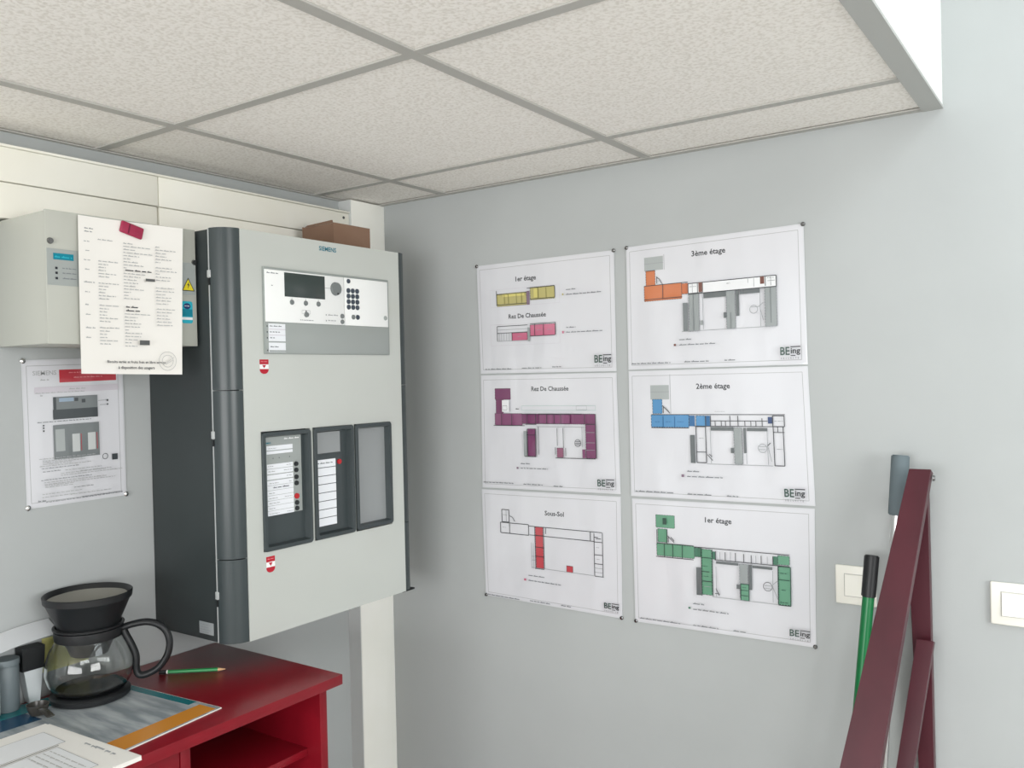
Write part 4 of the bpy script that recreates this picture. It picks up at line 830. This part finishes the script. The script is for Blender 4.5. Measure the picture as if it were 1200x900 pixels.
# magnet
mg = bmesh.new(); bx(mg, 0, 0.006, -0.0245, 0.0245, -0.012, 0.012, 0.003, 3)
mo = link('magnet', mg, 'magnet', None, True); mo.location = (0.2002, -0.904, 1.9085); mo.rotation_euler = (math.radians(-14), 0, 0)
tag(mo, 'crimson oblong magnet holding the white menu notice', 'magnet')
bm = bmesh.new(); bx(bm, 0.0056, 0.0066, -0.0085, -0.006, -0.010, 0.010)
o = link('groove', bm, 'magnetd'); o.parent = mo
bm = bmesh.new(); 
for i, (a, h) in enumerate(((-.001, .004), (.004, .007), (.010, .005), (.016, .006))): bx(bm, 0.0058, 0.0063, a, a + .003, -h / 2, h / 2)
o = link('emblem', bm, 'magnet'); o.parent = mo

# cardboard box on top of the control panel
cb = empty('cardboard_box', (0.13, -0.29, 1.930), 'small brown cardboard box standing on top of the control panel', 'box')
x0, x1, y0, y1, z0, z1 = 0.085, 0.200, -0.352, -0.221, 1.9295, 1.998
box('base', 'cardboard', x0, x1, y0, y1, z0, z0 + .003, cb)
box('side', 'cardboard', x1 - .003, x1, y0, y1, z0 + .003, z1, cb); box('side', 'cardboard', x0, x0 + .003, y0, y1, z0 + .003, z1, cb)
box('side', 'cardboard', x0 + .003, x1 - .003, y0, y0 + .003, z0 + .003, z1 - .002, cb); box('side', 'cardboard', x0 + .003, x1 - .003, y1 - .003, y1, z0 + .003, z1, cb)
bm = bmesh.new(); hexa(bm, [(x0 + .01, y0, z1 - .001), (x1 - .004, y0, z1 - .001), (x1 - .004, y0 + .003, z1 - .001), (x0 + .01, y0 + .003, z1 - .001)],
                       [(x0 + .012, y0 + .006, z1 + .004), (x1 - .012, y0 + .006, z1 + .008), (x1 - .012, y0 + .009, z1 + .008), (x0 + .012, y0 + .009, z1 + .004)])
link('flap', bm, 'cardboard', cb)

# ================================================================ RED SHELF UNIT
U = empty('shelf_unit', (0.22, -1.05, 0), 'red laminate shelf unit with open shelves below the wall panels', 'shelf unit')
ZT = 0.965
box('top', 'red', 0.004, 0.440, -1.62, -0.588, ZT - 0.022, ZT, U, 0.0015)
box('side_panel', 'red', 0.02, 0.415, -0.632, -0.612, 0, ZT - 0.0225, U, 0.001)
box('side_panel', 'red', 0.02, 0.415, -1.60, -1.58, 0, ZT - 0.0225, U, 0.001)
box('divider', 'red', 0.02, 0.412, -0.965, -0.945, 0.06, ZT - 0.0225, U, 0.001)
box('back_panel', 'red', 0.008, 0.0195, -1.60, -0.612, 0.0, ZT - 0.0225, U)
box('shelf', 'red', 0.02, 0.375, -0.9445, -0.6325, 0.790, 0.806, U, 0.001)
box('shelf', 'red', 0.02, 0.375, -0.9445, -0.6325, 0.42, 0.438, U, 0.001)
box('shelf', 'red', 0.02, 0.400, -1.5795, -0.9655, 0.60, 0.618, U, 0.001)
box('shelf', 'red', 0.02, 0.405, -1.5795, -0.6325, 0.04, 0.0595, U, 0.001)
box('drawer_front', 'red', 0.392, 0.410, -1.5795, -0.9665, 0.72, ZT - 0.0245, U, 0.001)

# ================================================================ THINGS ON TOP
# brochure lying under the pot
br = empty('brochure', (0.2, -0.97, ZT), 'glossy brochure with teal and orange borders lying under the coffee pot', 'brochure')
q = [(0.036, -0.878), (0.379, -0.851), (0.415, -1.178), (0.0045, -1.199)]   # wall/right, front/right, front/left, wall/left
def bq(a, b, o):  # a: wall->front, b: right->left
    return tuple(q[0][i] * (1 - a) * (1 - b) + q[1][i] * a * (1 - b) + q[2][i] * a * b + q[3][i] * (1 - a) * b for i in (0, 1)) + (ZT + 0.0004 + o,)
def patch(name, m, a0, a1, b0, b1, o, th=0.0003, parent=br):
    cs = ((a0, b0), (a1, b0), (a1, b1), (a0, b1))
    return link(name, hexa(bmesh.new(), [bq(a, b, o) for a, b in cs], [bq(a, b, o + th) for a, b in cs]), m, parent)
patch('pages', 'paper', 0, 1, 0, 1, 0, 0.0018)
patch('printed_cover', 'brochure', 0.004, 0.996, 0.005, 0.995, 0.0018)
patch('teal_border', 'teal', 0.004, 0.80, 0.006, 0.067, 0.0021, 0.0001)
patch('teal_border', 'teal', 0.004, 0.15, 0.067, 0.995, 0.0021, 0.0001)
patch('navy_patch', 'navy', 0.15, 0.30, 0.62, 0.995, 0.0021, 0.0001)
patch('orange_border', 'orange', 0.85, 0.985, 0.03, 0.99, 0.0021, 0.0001)
ZB = ZT + 0.0026
# papers in the near left corner
pz = ZB + 0.0004
st_ = empty('paper_stack', (0.32, -1.3, pz), 'thick stack of white printed papers in the near corner of the red top', 'papers')
bm = bmesh.new(); hexa(bm, [(0.192, -1.085, pz), (0.462, -1.072, pz), (0.470, -1.50, pz), (0.200, -1.51, pz)], [(0.192, -1.087, pz + .009), (0.464, -1.074, pz + .009), (0.472, -1.50, pz + .009), (0.200, -1.51, pz + .009)])
link('sheets', bm, 'paper', st_)
bm = bmesh.new(); hexa(bm, [(0.187, -1.092, pz + .0094), (0.468, -1.078, pz + .0094), (0.476, -1.50, pz + .0094), (0.195, -1.51, pz + .0094)], [(0.187, -1.092, pz + .0102), (0.468, -1.078, pz + .0102), (0.476, -1.50, pz + .0102), (0.195, -1.51, pz + .0102)])
link('top_sheet', bm, 'paper', st_)
pr = Print(lambda s, t, o: (s, t, pz + 0.0102 + o), 0.0002)
pr.scrib(0.335, -1.098, 0.372, 0.010, 'gx'); pr.scrib(0.365, -1.096, 0.425, 0.012, 'gx')
pr.rect(0.225, -1.250, 0.300, -1.115, 'w'); pr.outline(0.225, -1.250, 0.300, -1.115, 'gx', .0012)
pr.rect(0.312, -1.300, 0.440, -1.135, 'w'); pr.outline(0.312, -1.300, 0.440, -1.135, 'gx', .0012); pr.line(0.306, -1.30, 0.306, -1.13, 'x', .002)
for i in range(4): pr.scrib(0.318, -1.150 - i * .012, 0.43, .006, 'g3')
pr.build('print', 'ink', st_)['kind'] = 'stuff'
# pencil
a, b = Vector((0.093, -0.799, ZT + 0.0045)), Vector((0.204, -0.707, ZT + 0.0045)); d = (b - a)
pc = empty('pencil', tuple((a + b) / 2 - Vector((0, 0, 0.0045))), 'green pencil with black end lying on the red top', 'pencil')
link('body', cyl(bmesh.new(), a + d * .13, a + d * .87, .004, seg=6), 'pencil', pc)
link('end_cap', cyl(bmesh.new(), a, a + d * .11, .0044, seg=12), 'black', pc); link('ring', cyl(bmesh.new(), a + d * .11, a + d * .13, .0043, seg=12), 'paper', pc)
link('tip', cyl(bmesh.new(), a + d * .87, a + d * .98, .004, .0008, seg=12), 'wood', pc); link('lead', cyl(bmesh.new(), a + d * .98, b, .0008, .0003, seg=8), 'black', pc)
# coffee pot with dripper
cx, cy = 0.096, -0.955
CP = empty('coffee_pot', (cx, cy, ZB), 'round glass coffee pot with black handle and black base on the brochure', 'coffee pot')
cc = (cx, cy, ZB + 0.0002)
link('base', lathe(bmesh.new(), [(0, 0.0), (.070, 0.0), (.0745, .003), (.0755, .011), (.0715, .0145), (0.060, .0150), (0, .0150)], cc), 'black', CP, True, 0.7)
outer = [(.001, .0158), (.058, .0158), (.070, .022), (.0795, .038), (.0835, .058), (.081, .080), (.0735, .102), (.064, .118), (.060, .128), (.061, .140)]
inner = [(r - .0022, z) for r, z in outer[::-1]]
inner = [(max(r, .001), z + (.0022 if i > len(inner) - 4 else 0)) for i, (r, z) in enumerate(inner)]
link('glass_body', lathe(bmesh.new(), [(0, .0158)] + outer[1:] + inner[:-1] + [(0, .018)], cc, 64), 'glass', CP, True, 0.9)
link('coffee', lathe(bmesh.new(), [(0, .0185), (.054, .0185), (.062, .0215), (.063, .0235), (0, .0235)], cc), mat('coffee_dregs', (0.012, 0.007, 0.004), 0.1), CP, True, .6)
link('collar', lathe(bmesh.new(), [(.0612, .122), (.0635, .122), (.0650, .130), (.0650, .141), (.060, .1425), (.0585, .140), (.0612, .138), (.0612, .122)], cc), 'black', CP, True, .6)
hd = Vector((0.70, 0.714, 0)).normalized()
def hp(r, z): return Vector((cx, cy, cc[2])) + hd * r + Vector((0, 0, z))
sidev = Vector((-hd.y, hd.x, 0))
loop = spline([hp(.060, .134), hp(.085, .141), hp(.115, .143), hp(.142, .130), hp(.154, .104), hp(.150, .074), hp(.132, .048), hp(.108, .036), hp(.093, .037), hp(.0885, .050), hp(.0885, .075), hp(.081, .098), hp(.0715, .118), hp(.066, .131)], 6)
link('handle', tube(bmesh.new(), loop, .0090, .0070, 12, sidev), 'black', CP, True, 0.9)
spd = Vector((-0.80, -0.60, 0)).normalized()
bm = bmesh.new(); sp0 = Vector((cx, cy, cc[2] + .118)) + spd * .060
hexa(bm, [sp0 + Vector((-spd.y, spd.x, 0)) * .013, sp0 - Vector((-spd.y, spd.x, 0)) * .013, sp0 + spd * .012 + Vector((0, 0, .012))], [p + Vector((0, 0, .008)) for p in (sp0 + Vector((-spd.y, spd.x, 0)) * .013, sp0 - Vector((-spd.y, spd.x, 0)) * .013, sp0 + spd * .012 + Vector((0, 0, .012)))])
link('spout', bm, 'glass', CP)
DR = empty('coffee_dripper', (cx, cy, cc[2] + .143), 'black plastic filter cone sitting in the neck of the coffee pot', 'filter cone')
dz = (cx, cy, cc[2])
link('cone', lathe(bmesh.new(), [(.030, .088), (.035, .088), (.0500, .124), (.0575, .1432), (.059, .150), (.0625, .158), (.0785, .195), (.0825, .199), (.0840, .2115), (.0820, .2130), (.0800, .2115), (.0745, .196), (.056, .155), (.046, .124), (.031, .092), (.030, .088)], dz, 56), 'black', DR, True, 0.6)
link('seat_ring', lathe(bmesh.new(), [(.0595, .1436), (.0665, .1436), (.067, .1475), (.062, .149), (.0595, .1436)], dz, 48), 'black', DR, True, .6)
link('cone_floor', lathe(bmesh.new(), [(0, .0885), (.0295, .0885), (.0295, .0915), (0, .0915)], dz, 32), 'smoke', DR, True, .6)
# paper filter inside the cone
bm = bmesh.new(); N = 40; A = []; Bv = []
for i in range(N):
    t = 2 * math.pi * i / N; wv = 0.0012 * math.sin(5 * t)
    A.append(bm.verts.new((cx + (.0425 + wv) * math.cos(t), cy + (.0425 + wv) * math.sin(t), dz[2] + .132))); Bv.append(bm.verts.new((cx + (.0740 + wv) * math.cos(t), cy + (.0740 + wv) * math.sin(t), dz[2] + .203)))
for i in range(N):
    bm.faces.new((A[i], A[(i + 1) % N], Bv[(i + 1) % N], Bv[i]))
for v in [v for v in bm.verts if not v.link_faces]: bm.verts.remove(v)
lf = link('filter_liner', bm, 'filter', DR, True, 0.9)
md = lf.modifiers.new('thickness', 'SOLIDIFY'); md.thickness = 0.0006
# coffee scoop
sc_o = empty('coffee_scoop', (0.13, -1.075, ZB), 'dark translucent coffee scoop lying left of the coffee pot', 'scoop')
link('bowl', lathe(bmesh.new(), [(0, .001), (.014, .001), (.019, .012), (.0205, .020), (.0190, .020), (.0175, .012), (.0125, .0025), (0, .0025)], (0.100, -1.062, ZB), 32), 'smoke', sc_o, True, .8)
link('handle', tube(bmesh.new(), spline([(0.114, -1.065, ZB + .016), (0.14, -1.070, ZB + .018), (0.175, -1.076, ZB + .0165)], 5), .0075, .0018, 10, (0.2, 0.98, 0)), 'smoke', sc_o, True, .8)
sn = box('sticky_note', mat('yellow_note_paper', srgb(226, 222, 140), 0.7), 0.0008, 0.0012, -1.002, -0.905, 1.012, 1.082)
tag(sn, 'pale yellow note stuck to the wall, seen through the coffee pot glass', 'note')
# jumble by the wall: black and white carton, canister, jar, folded leaflet
ct = empty('coffee_carton', (0.03, -1.02, ZB), 'tall carton, black above and white below, against the wall behind the coffee pot', 'carton')
hexa_pts = lambda x0, x1, y0, y1, z, k=0: [(x0, y0 + k, z), (x1, y0 + k, z), (x1, y1 - k, z), (x0, y1 - k, z)]
link('lower_half', hexa(bmesh.new(), hexa_pts(.008, .028, -1.046, -1.018, ZB, .004), hexa_pts(.008, .031, -1.053, -1.016, ZB + .066)), 'cup', ct)
link('upper_half', hexa(bmesh.new(), hexa_pts(.006, .032, -1.056, -1.014, ZB + .0663), hexa_pts(.006, .034, -1.057, -1.012, ZB + .112)), 'black', ct)
cn = empty('canister', (0.045, -1.08, ZB), 'grey cylindrical canister against the wall beside the carton', 'canister')
link('body', lathe(bmesh.new(), [(0, 0), (.020, 0), (.0215, .003), (.0215, .085), (.0195, .089), (0, .089)], (0.026, -1.0830, ZB + .0002), 32), 'greyc', cn, True, .6)
link('lid', lathe(bmesh.new(), [(0, .0892), (.0225, .0892), (.0230, .094), (.0225, .101), (0, .1015)], (0.026, -1.0830, ZB + .0002), 32), 'greyc', cn, True, .6)
jr = empty('jar', (0.06, -1.128, ZB), 'beige lidded jar at the left edge beside the grey canister', 'jar')
link('body', lathe(bmesh.new(), [(0, 0), (.022, 0), (.026, .006), (.026, .062), (.021, .074), (.019, .078), (0, .078)], (0.040, -1.131, ZB + .0002), 32), 'cup', jr, True, .6)
link('lid', lathe(bmesh.new(), [(0, .0783), (.0215, .0783), (.022, .085), (.0215, .096), (0, .097)], (0.040, -1.131, ZB + .0002), 32), 'brown', jr, True, .6)
# arched white leaflet resting on top of carton and canister
lp = empty('leaflet', (0.035, -1.06, ZB + .112), 'curved white leaflet resting on the carton and canister against the wall', 'leaflet')
bm = bmesh.new(); N = 14; R0 = []
for lay in (0, .0008):
    for xx, zz in ((.052, -.010), (.005, .012)):
        R0.append([bm.verts.new((xx + (0 if xx < .03 else lay), -1.185 + .195 * k / N, ZB + .142 + zz + lay - .030 * (1 - k / N) ** 2)) for k in range(N + 1)])
a0, a1, b0, b1 = R0
for k in range(N):
    bm.faces.new((a0[k], a0[k + 1], a1[k + 1], a1[k])); bm.faces.new((b0[k], b0[k + 1], b1[k + 1], b1[k]))
    bm.faces.new((a0[k], a0[k + 1], b0[k + 1], b0[k])); bm.faces.new((a1[k], a1[k + 1], b1[k + 1], b1[k]))
bm.faces.new((a0[0], a1[0], b1[0], b0[0])); bm.faces.new((a0[N], a1[N], b1[N], b0[N]))
link('sheet', bm, 'leaflet', lp, True, .8)

# ================================================================ SWITCHES
def switch(x0, zc, lab):
    s = empty('light_switch', (x0 + .0405, 0, zc), lab, 'light switch', 'white light switches on the back wall')
    box('cover_plate', 'switch', x0, x0 + .0815, -0.0085, -0.0002, zc - .041, zc + .041, s, 0.003, 3)
    bm = bmesh.new()
    hexa(bm, [(x0 + .0195, -.0086, zc - .0225), (x0 + .062, -.0086, zc - .0225), (x0 + .062, -.0086, zc + .0225), (x0 + .0195, -.0086, zc + .0225)],
         [(x0 + .0203, -.0135, zc - .0217), (x0 + .0612, -.0135, zc - .0217), (x0 + .0612, -.0105, zc + .0217), (x0 + .0203, -.0105, zc + .0217)])
    link('rocker', bm, 'switch', s)
    bm = bmesh.new()
    for (a, b, c_, d_) in ((.0180, .0192, -.024, .024), (.0623, .0635, -.024, .024), (.0192, .0623, -.024, -.0228), (.0192, .0623, .0228, .024)): bx(bm, x0 + a, x0 + b, -.0090, -.0080, zc + c_, zc + d_)
    link('rocker_surround', bm, 'seam' if False else 'grid', s)
switch(1.3235, 1.143, 'white rocker light switch behind the green handle')
switch(1.6125, 1.1405, 'white rocker light switch right of the maroon trestle, cut by frame edge')

# ================================================================ HANDLES AND TRESTLE
def pole(name, top, foot, r, m, grip_m, grip_len, grip_r, lab, r2=None):
    top, foot = Vector(top), Vector(foot); d = (foot - top).normalized()
    e = empty(name, tuple(foot), lab, 'pole')
    link('shaft', cyl(bmesh.new(), top + d * (grip_len - .004), foot, r, seg=20), m, e, True, .7)
    g = bmesh.new(); cyl(g, top, top + d * grip_len, grip_r, grip_r * .97, 24)
    es = [ed for ed in g.edges if ed.calc_face_angle(0) > 1.0]; bmesh.ops.bevel(g, geom=es, offset=.002, segments=2, affect='EDGES')
    link('grip', g, grip_m, e, True, .7)
    return e
g1, g2 = Vector((1.4075, -.052, 1.2195)), Vector((1.3875, -.096, .920)); k = g1.z / (g1.z - g2.z)
pole('broom_handle', g1, g1 + (g2 - g1) * k + Vector((0, 0, .010)), .0115, 'green', 'black', .084, .0145, 'green broom handle with black cap leaning on the wall')
s1, s2 = Vector((1.4625, -.040, 1.4235)), Vector((1.4400, -.069, 1.176)); k = s1.z / (s1.z - s2.z)
pole('mop_handle', s1, (1.385, -.180, 0.010), .0105, 'alu', 'foam', .120, .0172, 'metal mop handle with grey foam grip leaning on the wall')
T = empty('trestle', (1.4, -.35, 0), 'dark maroon painted trestle frame leaning against the wall beside the switches', 'trestle')
def board(name, tl, tr, bl, brr, th, foot_z=0.0, bevel=.001):
    """flat board through four front corners, extended to the floor, thickness th towards +y"""
    tl, tr, bl, brr = map(Vector, (tl, tr, bl, brr))
    def ext(a, b): return a + (b - a) * ((a.z - foot_z) / (a.z - b.z))
    el, er = ext(tl, bl), ext(tr, brr); er2 = el + (er - el).normalized() * min((er - el).length, (brr - bl).length * 1.25)
    n = (tr - tl).cross(bl - tl).normalized()
    if n.y < 0: n = -n
    bm = bmesh.new(); F = [tl, tr, brr, er2, el, bl]
    bb = [p + n * th for p in F]
    for p in bb: p.z = max(p.z, .0)
    hexa(bm, F, bb)
    es = [e for e in bm.edges]; bmesh.ops.bevel(bm, geom=es, offset=bevel, segments=1, affect='EDGES')
    return link(name, bm, 'maroon', T)
board('leg', (1.487, -.092, 1.403), (1.526, -.092, 1.403), (1.4005, -.298, .886), (1.4655, -.298, .886), .024)
board('brace', (1.490, -.066, 1.066), (1.521, -.066, 1.066), (1.4650, -.147, .840), (1.4945, -.147, .840), .018)
board('post', (1.468, -.030, 1.345), (1.509, -.030, 1.345), (1.4835, -.030, .798), (1.5115, -.030, .798), .024)
bm = bmesh.new(); cyl(bm, (1.5265, -.080, 1.385), (1.5305, -.080, 1.385), .006, .005, 12)
link('hinge_bolt', bm, 'pin', T, True)
